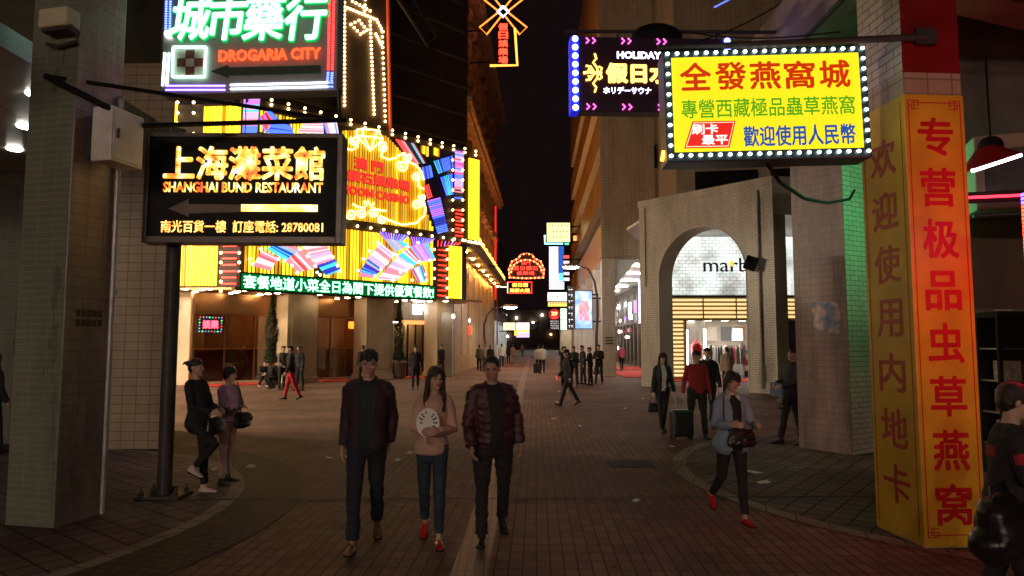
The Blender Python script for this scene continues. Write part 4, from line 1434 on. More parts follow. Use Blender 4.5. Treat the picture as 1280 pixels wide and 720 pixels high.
# bulbs
pts = []
for i in range(17):
    for dz in (0, .22):
        pts.append(FB.w(.2 + (UP_R + .4) * i / 16, -.22, Z2 + .12 + dz))
for i in range(18):
    pts.append(FB.w(.2 + (UP_R + .4) * i / 17, -.22, Z1 + .1))
for px in (566, 578.5):
    for k in range(9):
        u, z = FB.uz(px, 200 + k * 12.5, -.25)
        pts.append(FB.w(u, -.25, z))
for px in (543, 559):
    for k in range(6):
        u, z = FB.uz(px, 312 + k * 12, -.15)
        pts.append(FB.w(u, -.15, z))
for px in (276, 299):
    for k in range(5):
        u, z = FA.uz(px, 316 + k * 12, -.15)
        pts.append(FA.w(u, -.15, z))
for px in (222, 242):
    for k in range(4):
        u, z = FA.uz(px, 128 + k * 13, -.15)
        pts.append(FA.w(u, -.15, z))
for row in ([(105, 205), (95, 180), (150, 128), (190, 105), (240, 85)], [(240, 180), (270, 190), (310, 215), (338, 252)], [(350, 130), (390, 165), (430, 215), (440, 250), (455, 262)],
            [(490, 105), (520, 170), (545, 215), (560, 245)], [(650, 240), (680, 180), (710, 140), (752, 95)], [(836, 158), (800, 200), (770, 235), (740, 270)],
            [(850, 160), (908, 118), (960, 96)], [(830, 290), (870, 250), (930, 220), (966, 196), (1020, 188)], [(900, 240), (930, 290), (1000, 260), (1004, 290)]):
    for x, y in row:
        u, z = FB.uz(290 + x / K2, 280 + y / K2, -.25)
        pts.append(FB.w(u, -.25, z))
for k in range(6):
    u, z = FB.uz(586 + k * 3.2, 302 + k * .6, -.3)
    pts.append(FB.w(u, -.3, z))
bulbs([p - FB.o for p in pts], .066, M['bulb'], casino_sign)

# green LED board
(lu0, lz1), (lu1, _) = FB.uz(300, 339.5, -.4), FB.uz(545, 358, -.4)
_, lz0 = FB.uz(300, 363, -.4)
led = thing('led_board', 'long green scrolling LED text board below the casino arches', 'LED board', FB.w(lu0, -.4, lz0), FB.a)
lw, lh = lu1 - lu0, lz1 - lz0
MB().box(0, lw, 0, .3, 0, lh).build('case', M['black'], led)
MB().box(.06, lw - .06, -.006, -.001, .06, lh - .06).build('screen', emit('dim green screen', (0.0, .30, .06), .30), led)
letters('lettering', '套餐地道小菜全日為閣下提供優質餐飲!', lw / 2, lh / 2, lw - .3, lh * .74, emit('green white LED', (.28, 1.0, .50), 3.4), led, y=-.008, bold=.02, depth=.004, spacing=1.0)

# ------------------------------------------------------------------ free signs
class Sign:
    def __init__(s, name, label, cat, x0, y0, x1, y1, d, deg=0.0, group=None):
        c = at((x0 + x1) / 2, (y0 + y1) / 2, d)
        s.fr = Fr(c.x, c.y, deg=deg)
        (s.u0, s.z1), (s.u1, _) = s.fr.uz(x0, y0), s.fr.uz(x1, y0)
        s.zb = s.fr.uz((x0 + x1) / 2, y1)[1]
        s.h = s.fr.uz((x0 + x1) / 2, y0)[1] - s.zb
        s.w = s.u1 - s.u0
        s.root = thing(name, label, cat, (c.x, c.y, s.zb), s.fr.a, group)

    def p(s, x, y):
        u, z = s.fr.uz(x, y)
        return u, z - s.zb

    def box(s, name, m, x0, y0, x1, y1, v0, v1, **k):
        a_, b_, t_, l_ = s.p(x0, y0)[0], s.p(x1, y1)[0], s.p((x0 + x1) / 2, y0)[1], s.p((x0 + x1) / 2, y1)[1]
        return MB().box(a_, b_, v0, v1, l_, t_).build(name, m, s.root, **k)

    def text(s, body, x0, y0, x1, y1, m, name='lettering', **k):
        a_, b_, t_, l_ = s.p(x0, y0)[0], s.p(x1, y1)[0], s.p((x0 + x1) / 2, y0)[1], s.p((x0 + x1) / 2, y1)[1]
        return letters(name, body, (a_ + b_) / 2, (t_ + l_) / 2, b_ - a_, t_ - l_, m, s.root, **k)


# restaurant sign on its pole
s = Sign('restaurant_sign', 'black restaurant sign with glowing gold lettering and a left arrow on a pole', 'sign', 183, 168, 427, 303, 8.05, 1.5)
w2, hh = s.w / 2, s.h
MB().box(-w2, w2, 0, .22, 0, hh).build('case', M['black'], s.root)
fm = MB()
for x0, x1, z0, z1 in ((-w2 - .01, -w2 + .045, -.01, hh + .01), (w2 - .06, w2 + .01, -.01, hh + .01), (-w2 + .045, w2 - .06, -.01, .07), (-w2 + .045, w2 - .06, hh - .045, hh + .01)):
    fm.box(x0, x1, -.03, .24, z0, z1)
fm.build('frame', mat('dark bronze frame', (.10, .085, .075), .4, .6), s.root, bevel=.006)
gold = emit_noise('flickering gold LED', ((.36, (1, .10, .02)), (.47, (1, .40, .03)), (.56, (1, .72, .16)), (.68, (1, .95, .75))), 1.45, 9, .024)
s.text('上海灘菜館', 206, 183, 406, 226, gold, bold=.028, depth=.008)
s.text('SHANGHAI BUND RESTAURANT', 205, 228, 404, 241, gold, bold=.026, depth=.008)
s.text('南光百貨一樓  訂座電話: 28780081', 202, 276, 404, 291, emit_noise('orange LED text', ((.35, (1, .28, .03)), (.6, (1, .62, .16))), 1.9, 9, .02), bold=.012, depth=.008)
gm = MB()
poly = [s.p(x, y) for x, y in ((211, 261), (236, 249), (236, 255), (300, 256), (300, 265), (236, 267), (236, 271))]
gm.prism(list(reversed(poly)), -.012, -.002)
gm.build('arrow', mat('unlit arrow', (.16, .11, .08), .5), s.root)
s.box('arrow_tail', emit_noise('gold LED bar', ((.35, (1, .5, .05)), (.6, (1, .8, .35)), (.7, (1, .3, .05))), 2.4, 4, .03), 302, 256, 397, 264.5, -.014, -.002)
g = ground(205, 622)
rp_ = thing('sign_pole', 'dark steel pole with a bolted base plate holding the restaurant sign', 'pole', (g.x, g.y, 0))
MB().tube([(0, 0, .05), (0, 0, 4.5)], .085, 16).build('shaft', M['iron'], rp_, smooth=False)
MB().slab([(-.26, -.2), (.26, -.2), (.26, .2), (-.26, .2)], .008, .05).build('base_plate', M['iron'], rp_, bevel=.012)
for sx in (-.2, .2):
    for sy in (-.14, .14):
        MB().lathe([(.03, .05), (.03, .09), (.012, .09), (.012, .13)], (sx, sy, 0), 8).build('bolt', M['iron'], rp_)
gs = MB()
for k in range(4):
    a_ = k * math.pi / 2 + .785
    gs.rbox((.115 * math.cos(a_), .115 * math.sin(a_), .085), .08, .012, .07, Matrix.Rotation(a_, 3, 'Z'))
gs.build('gusset', M['iron'], rp_)
br_ = thing('sign_bracket', 'dark steel outrigger arms reaching from the left column to the hanging signs', 'bracket', at(57, 95, 6.9))
o0 = br_.location
bm_ = MB()
pA, pB, pC = at(57, 95, 6.9), at(425, 150, 8.5), at(140, 137, 6.95)
bm_.tube([pA - o0, pB - o0], .024, 8).build('upper_arm', M['black'], br_)
MB().tube([pA - o0, pC - o0], .035, 8).build('stay', M['black'], br_)
MB().tube([at(178, 157, 7.3) - o0, at(432, 150, 8.5) - o0], .03, 8).build('lower_arm', M['black'], br_)
MB().tube([pB - o0, at(424, 112, 8.55) - o0], .02, 6).build('hanger', M['black'], br_)

# pharmacy sign
s = Sign('pharmacy_sign', 'grey pharmacy sign with glowing mint characters, red letters and a dark left arrow', 'sign', 206, -62, 419, 114, 8.75, -4)
w2, hh = s.w / 2, s.h
MB().box(-w2 - .02, w2 + .02, 0, .24, -.02, hh).build('case', mat('grey sign board', (.30, .30, .29), .5, var=.12), s.root, bevel=.01)
mint = emit('mint glowing tube', (.42, 1.0, .74), 1.9)
grn = emit('green halo edge', (.0, .5, .10), .6)
for ch, a_, b_ in (('城', 217, 266), ('市', 265, 311), ('藥', 306, 358), ('行', 358, 410)):
    s.text(ch, a_ - 2, -6, b_ + 2, 54, grn, 'letter_edge', y=-.004, bold=.040, depth=.03, shear=.12)
    s.text(ch, a_, -4, b_, 52, mint, 'letter', y=-.04, bold=.016, depth=.02, shear=.12)
s.text('DROGARIA CITY', 276, 63, 402, 77, emit('red orange letters', (1, .08, .02), 1.9), y=-.03, bold=.018, depth=.03)
poly = [s.p(x, y) for x, y in ((265, 90), (286, 82), (286, 85.5), (401, 82.5), (401, 92), (286, 95), (286, 98))]
MB().prism(list(reversed(poly)), -.03, -.002).build('arrow', mat('dark green arrow', (.02, .06, .035), .5), s.root)
lf = emit('mint frame tube', (.6, 1, .8), 3.5)
fm = MB()
for a_, b_ in (((218, 60), (259, 60)), ((259, 60), (257, 97)), ((257, 97), (217, 97)), ((217, 97), (218, 60))):
    (u0, z0), (u1, z1) = s.p(*a_), s.p(*b_)
    fm.tube([(u0, -.03, z0), (u1, -.03, z1)], .016, 6)
fm.build('emblem_frame', lf, s.root)
s.box('emblem', mat('cream emblem', (.62, .59, .50), .5), 222, 63, 254, 94, -.008, -.001)
cr = MB()
for i, j in ((1, 0), (0, 1), (2, 1), (1, 2)):
    (u0, z0), (u1, z1) = s.p(222 + i * 10.66, 63 + j * 10.33), s.p(232.66 + i * 10.66, 73.33 + j * 10.33)
    cr.box(u0, u1, -.013, -.0085, z1, z0)
cr.build('emblem_check', mat('maroon check', (.17, .04, .03), .5), s.root)
def ledstrip(pa, pb, n, m, off=3.2):
    mb_ = MB()
    for row in (-1, 1):
        for i in range(n):
            f_ = (i + .5) / n
            dx, dy = pb[0] - pa[0], pb[1] - pa[1]
            ln = math.hypot(dx, dy)
            x = pa[0] + dx * f_ - dy / ln * off * row * .8
            y = pa[1] + dy * f_ + dx / ln * off * row * .8
            u, z = s.p(x, y)
            mb_.box(u - .013, u + .013, -.014, -.002, z - .008, z + .008)
    mb_.build('led_strip', m, s.root)
lb_, lv, lwh, lr = emit('blue LED', (.10, .16, 1), 5), emit('violet LED', (.30, .16, 1), 5), emit('white LED', (.75, .82, 1), 6), emit('red LED', (1, .03, .03), 4.5)
ledstrip((212, -50), (210, 40), 30, lb_)
ledstrip((209, 66), (206, 108), 16, lwh)
ledstrip((207, 110), (282, 110), 26, lv)
ledstrip((288, 109), (410, 106), 42, lwh)
ledstrip((410, 106), (417, 106), 2, lb_)
ledstrip((416, -50), (413, 88), 46, lr)
ledstrip((413, 90), (412, 102), 4, lb_)
u_, z_ = s.p(212, 44)
MB().ball((u_, -.03, z_), .05, seg=12, rings=8).build('end_lamp', emit('white lamp cap', (1, 1, .9), 5), s.root)

# yellow bird's nest shop sign
s = Sign('lightbox_sign', 'bright yellow lightbox sign with red, green and blue Chinese text and a border of bulbs', 'sign', 833, 60, 1086, 197, 6.45, -1.5)
w2, hh = s.w / 2, s.h
s.root.rotation_euler.y = R(-1.1)
MB().box(-w2, w2, 0, .30, -.02, hh).build('case', mat('dark teal sign frame', (.02, .035, .045), .4), s.root, bevel=.008)
MB().box(-w2 + .075, w2 - .075, -.008, -.001, .075, hh - .075).build('lit_panel', emit('yellow lightbox', (1.0, .80, .012), .8), s.root)
TX = lambda b, x0, y0, x1, y1, m_, **k: s.text(b, x0, y0, x1, y1, m_, **k)
redl, grl, bll = emit('backlit red', (.62, .035, .0), .68), emit('backlit green', (.10, .42, .01), .64), emit('backlit blue', (.01, .09, .42), .64)
for ch, x in zip('全發燕窩城', (851, 895, 938, 981, 1025)):
    TX(ch, x, 77, x + 40, 112, redl, y=-.009, bold=.022, depth=.004)
TX('專營西藏極品蟲草燕窩', 852, 122, 1070, 146, grl, y=-.009, bold=.012, depth=.004)
TX('歡迎使用人民幣', 929, 157, 1070, 183, bll, y=-.009, bold=.018, depth=.004)
for poly, m_, y_ in (([(866, 150.5), (920, 150.5), (912, 184), (855, 184)], redl, -.012), ([(867.5, 152), (918, 152), (910.5, 182.5), (857, 182.5)], emit('cream outline', (1, .85, .6), .8), -.014),
                     ([(868.5, 153), (917, 153), (909.7, 181.5), (858.2, 181.5)], emit('backlit scarlet', (.68, .015, .01), .9), -.016)):
    MB().prism(list(reversed([s.p(*q_) for q_ in poly])), y_, y_ + .003).build('badge', m_, s.root)
wht = emit('backlit white', (1, .95, .9), 1.0)
TX('刷卡', 865, 154, 898, 167, wht, y=-.0165, bold=.02, depth=.003)
TX('最平', 877, 168, 910, 180, wht, y=-.0165, bold=.02, depth=.003)
pts = []
nx, nz_ = 20, 10
for i in range(nx + 1):
    x = -w2 + .037 + (s.w - .074) * i / nx
    pts += [(x, -.02, .037), (x, -.02, hh - .037)]
for i in range(1, nz_):
    z = .037 + (hh - .074) * i / nz_
    pts += [(-w2 + .037, -.02, z), (w2 - .037, -.02, z)]
bulbs(pts, (.021, .014, .017), emit('pale green white bulb', (.72, 1.0, .92), 5.5), s.root, seg=8, rings=5)
MB().tube([(-w2 - .01, .1, .12), (-w2 - .03, .1, .02)], .02, 6).build('end_lamp', emit('orange pilot', (1, .3, .05), 4), s.root)
# its bar fixed to the red column
ba = thing('sign_bar', 'rusty horizontal steel bar carrying the yellow lightbox sign from the red column', 'bracket', (3.9, 6.22, 4.70))
MB().tube([(0.02, 0.0, 0.02), (-2.45, .35, .06)], .035, 8).build('bar', M['iron'], ba)
for x in (-.55, -2.15):
    MB().tube([(x, .2 + (.15 if x < -1 else 0), .04), (x, .32, -.25)], .018, 6).build('hanger', M['iron'], ba)
o0 = at(958, 203, 6.6)
cb_ = thing('cable', 'black sagging cable from the yellow lightbox sign to the street pillar', 'cable', o0)
kk = [at(958, 203, 6.6), at(975, 228, 7.2), at(1005, 248, 8.3), at(1035, 254, 9.5), at(1062, 249, 10.9), at(1068, 238, 11.2)]
MB().tube([p - o0 for p in kk], .022, 7).build('wire', M['black'], cb_, smooth=True)

# holiday sign
s = Sign('holiday_sign', 'dark violet sign with white HOLIDAY lettering, gold characters and a blue bulb border', 'sign', 715, 47, 914, 140, 10.4, 2)
w2, hh = s.w / 2, s.h
MB().box(-w2, w2, 0, .25, 0, hh).build('case', mat('dark plum sign', (.03, .012, .03), .35), s.root, bevel=.01)
MB().box(-w2 + .17, w2 - .17, -.01, -.001, .17, hh - .17).build('panel', mat('plum panel', (.045, .012, .03), .3), s.root)
s.text('HOLIDAY', 771, 65, 826, 74, emit('white neon letters', (.85, .87, 1), 3.2), bold=.03, y=-.012)
s.text('假日水療', 757, 80, 866, 105, emit('gold letters', (1, .58, .10), 3.0), bold=.04, y=-.012, depth=.02)
s.text('ホリデーサウナ', 754, 109, 814, 118, emit('lilac letters', (.70, .72, 1), 2.6), bold=.03, y=-.012)
gm = MB()
def ol(pts, r=.016):
    gm.tube([(s.p(x, y)[0], -.03, s.p(x, y)[1]) for x, y in pts], r, 5)
ol([(743, 68), (745, 74), (741, 79), (745, 84), (748, 92), (745, 100), (741, 105), (745, 110), (743, 116)])
ol([(729, 92), (736, 91), (743, 92), (752, 92)], .022)
ol([(732, 83), (738, 84), (742, 89), (735, 88), (738, 84)])
ol([(732, 101), (738, 100), (742, 95), (735, 96), (738, 100)])
ol([(748, 84), (752, 86), (750, 91)])
ol([(748, 100), (752, 98), (750, 93)])
gm.build('ornament', D.materials['gold letters'], s.root)
bl_ = emit('blue bulb', (.22, .26, 1.0), 7)
pts = []
for k in range(9):
    z = hh * (.04 + .92 * k / 8)
    pts += [(-w2 + .06, -.03, z), (w2 - .06, -.03, z)]
bulbs(pts, (.05, .03, .05), bl_, s.root, seg=10, rings=6)
MB().box(-w2 - .012, -w2 + .12, -.005, .26, 0, hh).box(w2 - .12, w2 + .012, -.005, .26, 0, hh).build('side_glow', emit('blue side panel', (.02, .03, .9), .55), s.root)
mg = emit('magenta chevron', (1, .10, .62), 3.0)
for zc in (.07, hh - .07):
    mb_ = MB()
    for x in (-w2 + .26, -w2 + .36, -w2 + .82, -w2 + .92, -w2 + 1.38, -w2 + 1.48):
        mb_.tube([(x - .025, -.02, zc + .045), (x + .02, -.02, zc), (x - .025, -.02, zc - .045)], .011, 5)
    mb_.build('chevrons', mg, s.root)
o0 = Vector((s.root.location.x, s.root.location.y, s.zb + s.h + .1))
hb = thing('sign_bar', 'thin dark bar over the HOLIDAY sign running to the street pillar', 'bracket', o0)
MB().tube([(-w2 - .1, .12, .06), (w2 + 1.2, .25, .10)], .03, 8).build('bar', M['iron'], hb)
MB().tube([(-.5, .12, .06), (-.5, .12, -.1)], .02, 6).tube([(w2 - .2, .12, .06), (w2 - .2, .12, -.1)], .02, 6).build('hanger', M['iron'], hb)
MB().ball((.15, .25, .02), (.42, .2, .22), seg=12, rings=7).build('junction_dome', M['black'], hb, smooth=True)

# windmill sign high over the street
s = Sign('windmill_sign', 'orange neon windmill outline with vertical red characters high above the street', 'neon sign', 598, -48, 662, 84, 44)
def nl(pts, m, name, r=.055):
    mb_ = MB()
    for l in pts:
        mb_.tube([(s.p(x, y)[0], -.05, s.p(x, y)[1]) for x, y in l], r, 5)
    return mb_.build(name, m, s.root)
cx, cy = 629, 15
for sx, sy in ((-1, 1), (1, 1), (-1, -1), (1, -1)):
    f_ = lambda a_, b_: (cx + sx * a_, cy + sy * b_)
    nl([[f_(3, 6.5), f_(20.5, 28.5), f_(29.5, 19.5), f_(7, 1.5)]], M['orange_neon'], 'blade')
nl([[(cx, cy - 6.5), (cx + 6.5, cy), (cx, cy + 6.5), (cx - 6.5, cy), (cx, cy - 6.5)]], emit('pale blue neon', (.66, .68, 1), 4.5), 'hub', .085)
nl([[(643.5, 36), (646.5, 82), (612.5, 82.5)]], emit('amber neon', (1, .36, .05), 2.6), 'tower_line', .085)
mb_ = MB()
for i, ch in enumerate('假日娛樂場'):
    (a_, t_), (b_, l_) = s.p(623, 29.5 + i * 10.3), s.p(635, 38.5 + i * 10.3)
    write(mb_, ch, (a_ + b_) / 2, (t_ + l_) / 2, b_ - a_, t_ - l_, y=-.03, bold=.03, depth=.03)
mb_.build('lettering', emit('hot red letters', (1, .045, .02), 3.4), s.root)
s.box('backboard', M['black'], 621, 27, 637, 81, 0, .12)
zt = s.p(629, 84)[1]
MB().tube([(-.9, .1, zt + .4), (-5.6, .6, zt + .4)], .06, 6).tube([(-.9, .1, zt + 2.6), (-5.6, .6, zt + 2.6)], .06, 6).build('bracket', M['black'], s.root)

# fan shaped red sign and small red sign, left side of the street
s = Sign('fan_sign', 'fan shaped red sign ringed with orange bulbs over the far left of the street', 'neon sign', 636, 318, 680, 349, 50)
poly = [s.p(x, y) for x, y in ((637, 347), (636, 337), (640, 327), (648, 323), (651, 318), (665, 318), (668, 323), (676, 327), (680, 337), (679, 347))]
MB().prism(poly, 0, .2).build('board', mat('dark red board', (.06, .012, .008), .5), s.root)
rl_ = emit('soft red letters', (1, .05, .03), 2.4)
s.text('澳門', 651.5, 327, 663, 331, rl_, bold=.01, y=-.02)
s.text('假日鑽石', 641.5, 332.3, 672.5, 338, rl_, bold=.01, y=-.02)
s.text('娛樂場', 646, 339, 668, 344, rl_, bold=.01, y=-.02)
pts = []
ctrl = [(637, 347), (636, 337), (640, 327), (648, 323), (651, 318.5), (658, 317), (665, 318.5), (668, 323), (676, 327), (680, 337), (679, 347), (658, 348), (637, 347)]
for (x0, y0), (x1, y1) in zip(ctrl, ctrl[1:]):
    n = max(2, int(math.hypot(x1 - x0, y1 - y0) / 2.4))
    for i in range(n):
        u, z = s.p(x0 + (x1 - x0) * i / n, y0 + (y1 - y0) * i / n)
        pts.append((u, -.06, z))
for k in range(22):
    a_ = math.pi * (1 + k / 21)
    u, z = s.p(658 + 19 * math.cos(a_), 340 + 15 * math.sin(a_))
    pts.append((u, -.06, z))
bulbs(pts, .065, [emit('orange bulb', (1, .35, .10), 4.5), emit('red bulb', (1, .08, .04), 3)], s.root)
MB().tube([(-2.0, .1, .8), (-2.0, .1, 1.0), (-3.6, .3, 1.0)], .05, 6).build('bracket', M['black'], s.root)

s = Sign('small_red_sign', 'small rectangular red sign with yellow characters under the fan shaped sign', 'sign', 634, 352, 665, 367, 47)
w2, hh = s.w / 2, s.h
MB().box(-w2, w2, 0, .2, 0, hh).build('case', M['black'], s.root)
fm = MB().box(-w2, w2, -.03, 0, 0, .06).box(-w2, w2, -.03, 0, hh - .06, hh).box(w2 - .06, w2, -.03, 0, .06, hh - .06)
fm.build('border', emit('red border', (1, .03, .02), 2.5), s.root)
MB().box(-w2, -w2 + .06, -.03, 0, .06, hh - .06).tube([(-w2 - .5, .05, hh * .55), (-w2, .05, hh * .55)], .035, 5).build('white_edge', emit('white edge', (1, .9, .85), 1.6), s.root)
yl_ = emit('yellow orange letters', (1, .42, .05), 3)
s.text('假日鑽', 640, 353.8, 660, 358.8, yl_, bold=.03, y=-.01)
s.text('海鮮火鍋', 637, 360.5, 662, 365.5, yl_, bold=.03, y=-.01)

# lit signs stacked along the right of the street
def light_sign(label, x0, y0, x1, y1, d, col, k, arm=1, rows=(), lc=(.1, .1, .1), deg=0, name='light_box'):
    s_ = Sign(name, label, 'sign', x0, y0, x1, y1, d, deg)
    w_, h_ = s_.w / 2, s_.h
    MB().box(-w_, w_, 0, .25, 0, h_).build('case', M['black'], s_.root)
    MB().box(-w_ + .04, w_ - .04, -.02, -.001, .04, h_ - .04).build('lit_panel', emit(name + ' face', col, k) if isinstance(col, tuple) else col, s_.root)
    if rows:
        lm_ = emit('sign ink', lc, .7)
        for f0, f1, n in rows:
            mb2 = MB()
            rg = random.Random(int(x0 * 7 + f0 * 100))
            for i in range(n):
                c_ = -w_ * .86 + s_.w * .86 * (i + .5) / n
                g_ = s_.w * .30 / n
                zb_, zt_ = h_ * (1 - f1), h_ * (1 - f0)
                mb2.box(c_ - g_, c_ + g_, -.026, -.021, zt_ - (zt_ - zb_) * .3, zt_)
                if rg.random() < .7:
                    mb2.box(c_ - g_ * .3, c_ + g_ * .3, -.03, -.0265, zb_, zt_)
            mb2.build('ink_strokes', lm_, s_.root)
    MB().tube([(arm * w_, .12, h_ * .8), (arm * (w_ + 1.6), .2, h_ * .8)], .05, 6).build('bracket', M['black'], s_.root)
    return s_
light_sign('square pale yellow lightbox, topmost of the lit signs down the street', 683, 278, 713, 303, 55, (1, .93, .38), 1.25, rows=((.12, .26, 7), (.42, .56, 6), (.7, .84, 6)), lc=(.25, .35, .15))
s_ = Sign('neon_corner_sign', 'cyan neon frame corner peeking out below the pale yellow lightbox', 'neon sign', 681, 294, 711, 306, 57)
MB().tube([(-s_.w / 2, -.03, s_.h), (-s_.w / 2, -.03, .1), (s_.w / 4, -.03, .1)], .09, 5).build('tube', emit('cyan neon', (.25, .8, 1), 2.4), s_.root)
MB().tube([(s_.w / 3, -.03, .12), (s_.w / 2, -.03, .12)], .14, 5).build('tube', emit('sea green neon', (.12, .8, .5), 1.4), s_.root)
MB().tube([(s_.w / 2, .1, .3), (s_.w / 2 + 1.5, .1, .3)], .05, 5).build('bracket', M['black'], s_.root)
s_ = Sign('neon_column', 'tall sign of stacked horizontal white neon bars beside a blue strip', 'neon sign', 686, 308, 705, 362, 60)
w_, h_ = s_.w / 2, s_.h
MB().box(-w_, w_, 0, .2, 0, h_).build('case', M['black'], s_.root)
for k in range(22):
    z = h_ * (k + .5) / 22
    MB().box(-w_ + .03, (w_ if k < 8 else w_ * .25), -.04, -.005, z - .055, z + .055).build('bar', emit('white bar neon', (.86, .86, 1), 1.7) if k == 0 else D.materials['white bar neon'], s_.root)
MB().box(w_ * .32, w_, -.04, -.005, h_ * .38, h_).build('blue_strip', emit('blue strip', (.03, .16, .8), .6), s_.root)
MB().box(w_ * .32, w_, -.06, -.041, h_ * .2, h_ * .38).build('cyan_strip', emit('cyan strip', (.1, .6, 1), 1.6), s_.root)
MB().tube([(w_, .1, h_ * .7), (w_ + 1.5, .1, h_ * .7)], .05, 5).build('bracket', M['black'], s_.root)
s_ = Sign('small_lamp_signs', 'narrow column of small red and white lit panels by the blue strip', 'sign', 704, 317, 712, 352, 56)
w_, h_ = s_.w / 2, s_.h
MB().box(-w_, w_, .02, .15, 0, h_).build('case', M['black'], s_.root)
for i, (c_, k_) in enumerate((((.9, .85, 1), 1.2), ((.8, .8, .9), .8), ((.8, .8, .9), .7), ((1, .7, .75), 1.0), ((1, .08, .06), 1.3))):
    MB().box(-w_ * .9, w_ * .9, -.02, .018, h_ * (i * .2 + .03), h_ * (i * .2 + .14)).build('lit_panel', emit('lamp panel', c_, k_), s_.root)
MB().tube([(w_, .1, h_ * .5), (w_ + 1.5, .1, h_ * .5)], .05, 5).build('bracket', M['black'], s_.root)
light_sign('white lightbox over a yellow strip hanging above the round red sign', 684, 365, 709, 377, 52, (.95, 1, .95), 1.6, rows=((.35, .6, 3),), lc=(.05, .15, .3))
light_sign('slim yellow and magenta strip below the white lightbox', 684.5, 377.5, 709, 383.5, 52, (1, .72, .08), 1.6, rows=((.2, .8, 6),), lc=(.8, .05, .3))
s_ = Sign('round_red_sign', 'round red sign with bright orange numerals hanging over the right of the street', 'sign', 686, 386, 700, 399.5, 52)
w_, h_ = s_.w / 2, s_.h
mb_ = MB().lathe([(w_, 0), (w_, .2)], n=24)
mb_.v = [(x, z, y + h_ / 2) for x, y, z in mb_.v]
mb_.build('disc', emit('red disc', (.55, .01, .01), .45), s_.root)
letters('lettering', '29', 0, h_ * .56, w_ * 1.1, h_ * .36, emit('orange numerals', (1, .35, .12), 3.5), s_.root, y=-.02, bold=.05)
MB().box(-w_ * .6, w_ * .6, -.05, -.01, h_ * .1, h_ * .26).build('lit_panel', emit('red bar', (1, .03, .03), 2), s_.root)
MB().tube([(w_, .1, h_ * .5), (w_ + 2.5, .1, h_ * .5)], .05, 5).build('bracket', M['black'], s_.root)
light_sign('pale green and white vertical lightbox beside the round red sign', 700, 385, 709, 413, 51, (.72, 1, .78), 1.2, rows=((.1, .2, 2), (.3, .4, 2), (.5, .6, 2), (.75, .85, 2)), lc=(.1, .3, .15))
light_sign('dark sign with rows of small white text below the round red sign', 687, 400, 699.5, 413, 53, (.03, .03, .035), .4, rows=((.08, .2, 5), (.3, .42, 5), (.52, .64, 5), (.74, .86, 5)), lc=(.95, .95, 1))
light_sign('tall black sign with white vertical text next to the picture screen', 709.5, 357, 717, 412, 43, (.02, .02, .02), .3, rows=((.08, .14, 2), (.2, .27, 2), (.34, .4, 2), (.48, .54, 2), (.62, .7, 2), (.76, .84, 2), (.9, .96, 2)), lc=(.9, .9, 1))
# picture screen: pale blue with a pink dressed figure
s_ = Sign('picture_screen', 'bright picture screen with a pink dressed figure hung on the arcade', 'screen', 718, 363, 741, 411.5, 42, 6)
w_, h_ = s_.w / 2, s_.h
MB().box(-w_, w_, 0, .15, 0, h_).build('case', M['black'], s_.root)
MB().box(-w_ + .05, w_ - .05, -.02, -.001, .05, h_ - .05).build('screen', emit_noise('pale blue picture', ((.3, (.06, .2, .55)), (.5, (.3, .5, .85)), (.7, (.75, .85, 1)),), 1.2, 1.6), s_.root)
pk = emit_noise('pink picture', ((.3, (.7, .08, .16)), (.55, (1, .28, .34)), (.75, (1, .62, .6))), 1.2, 2.5)
MB().prism([(-w_ * .55, h_ * .22), (-w_ * .2, h_ * .22), (-w_ * .05, h_ * .5), (w_ * .1, h_ * .22), (w_ * .6, h_ * .2), (w_ * .62, h_ * .55), (w_ * .35, h_ * .72), (-w_ * .1, h_ * .74), (-w_ * .5, h_ * .6)], -.03, -.022).build('picture_figure', pk, s_.root)
MB().prism([(w_ * .22 * math.cos(a_ * .524) + w_ * .12, h_ * .82 + h_ * .09 * math.sin(a_ * .524)) for a_ in range(12)], -.03, -.022).build('picture_face', emit('pale picture', (1, .85, .75), 1.2), s_.root)
MB().tube([(w_, .1, h_ * .8), (w_ + .8, .1, h_ * .8)], .05, 5).tube([(w_, .1, h_ * .2), (w_ + .8, .1, h_ * .2)], .05, 5).build('bracket', M['black'], s_.root)
light_sign('small orange and green light strip on the orange-lit arcade wall', 716, 294, 724, 302, 60, (1, .35, .1), 1.2, rows=((.6, .95, 1),), lc=(.2, 1, .4))
# left, far down
light_sign('pale yellow lightbox far down the left of the street', 629, 403, 644.5, 413, 74, (1, .88, .36), 1.6, arm=-1, rows=((.4, .6, 6),), lc=(.5, .4, .1))
s_ = light_sign('white, orange and violet banded lightbox far down the left of the street', 645, 403, 662, 422, 76, (1, .86, .95), 1.8, arm=-1)
w_, h_ = s_.w / 2, s_.h
MB().box(-w_ + .05, w_ - .05, -.03, -.021, h_ * .34, h_ * .52).build('lit_band', emit('orange band', (1, .5, .12), 1.8), s_.root)
MB().box(-w_ + .05, w_ - .05, -.03, -.021, h_ * .03, h_ * .33).build('lit_band', emit('violet band', (.7, .35, 1), 1.6), s_.root)
light_sign('small amber sign tucked under the two far left lightboxes', 642.5, 412.5, 646.5, 420, 73, (1, .42, .04), 2.0, arm=-1)

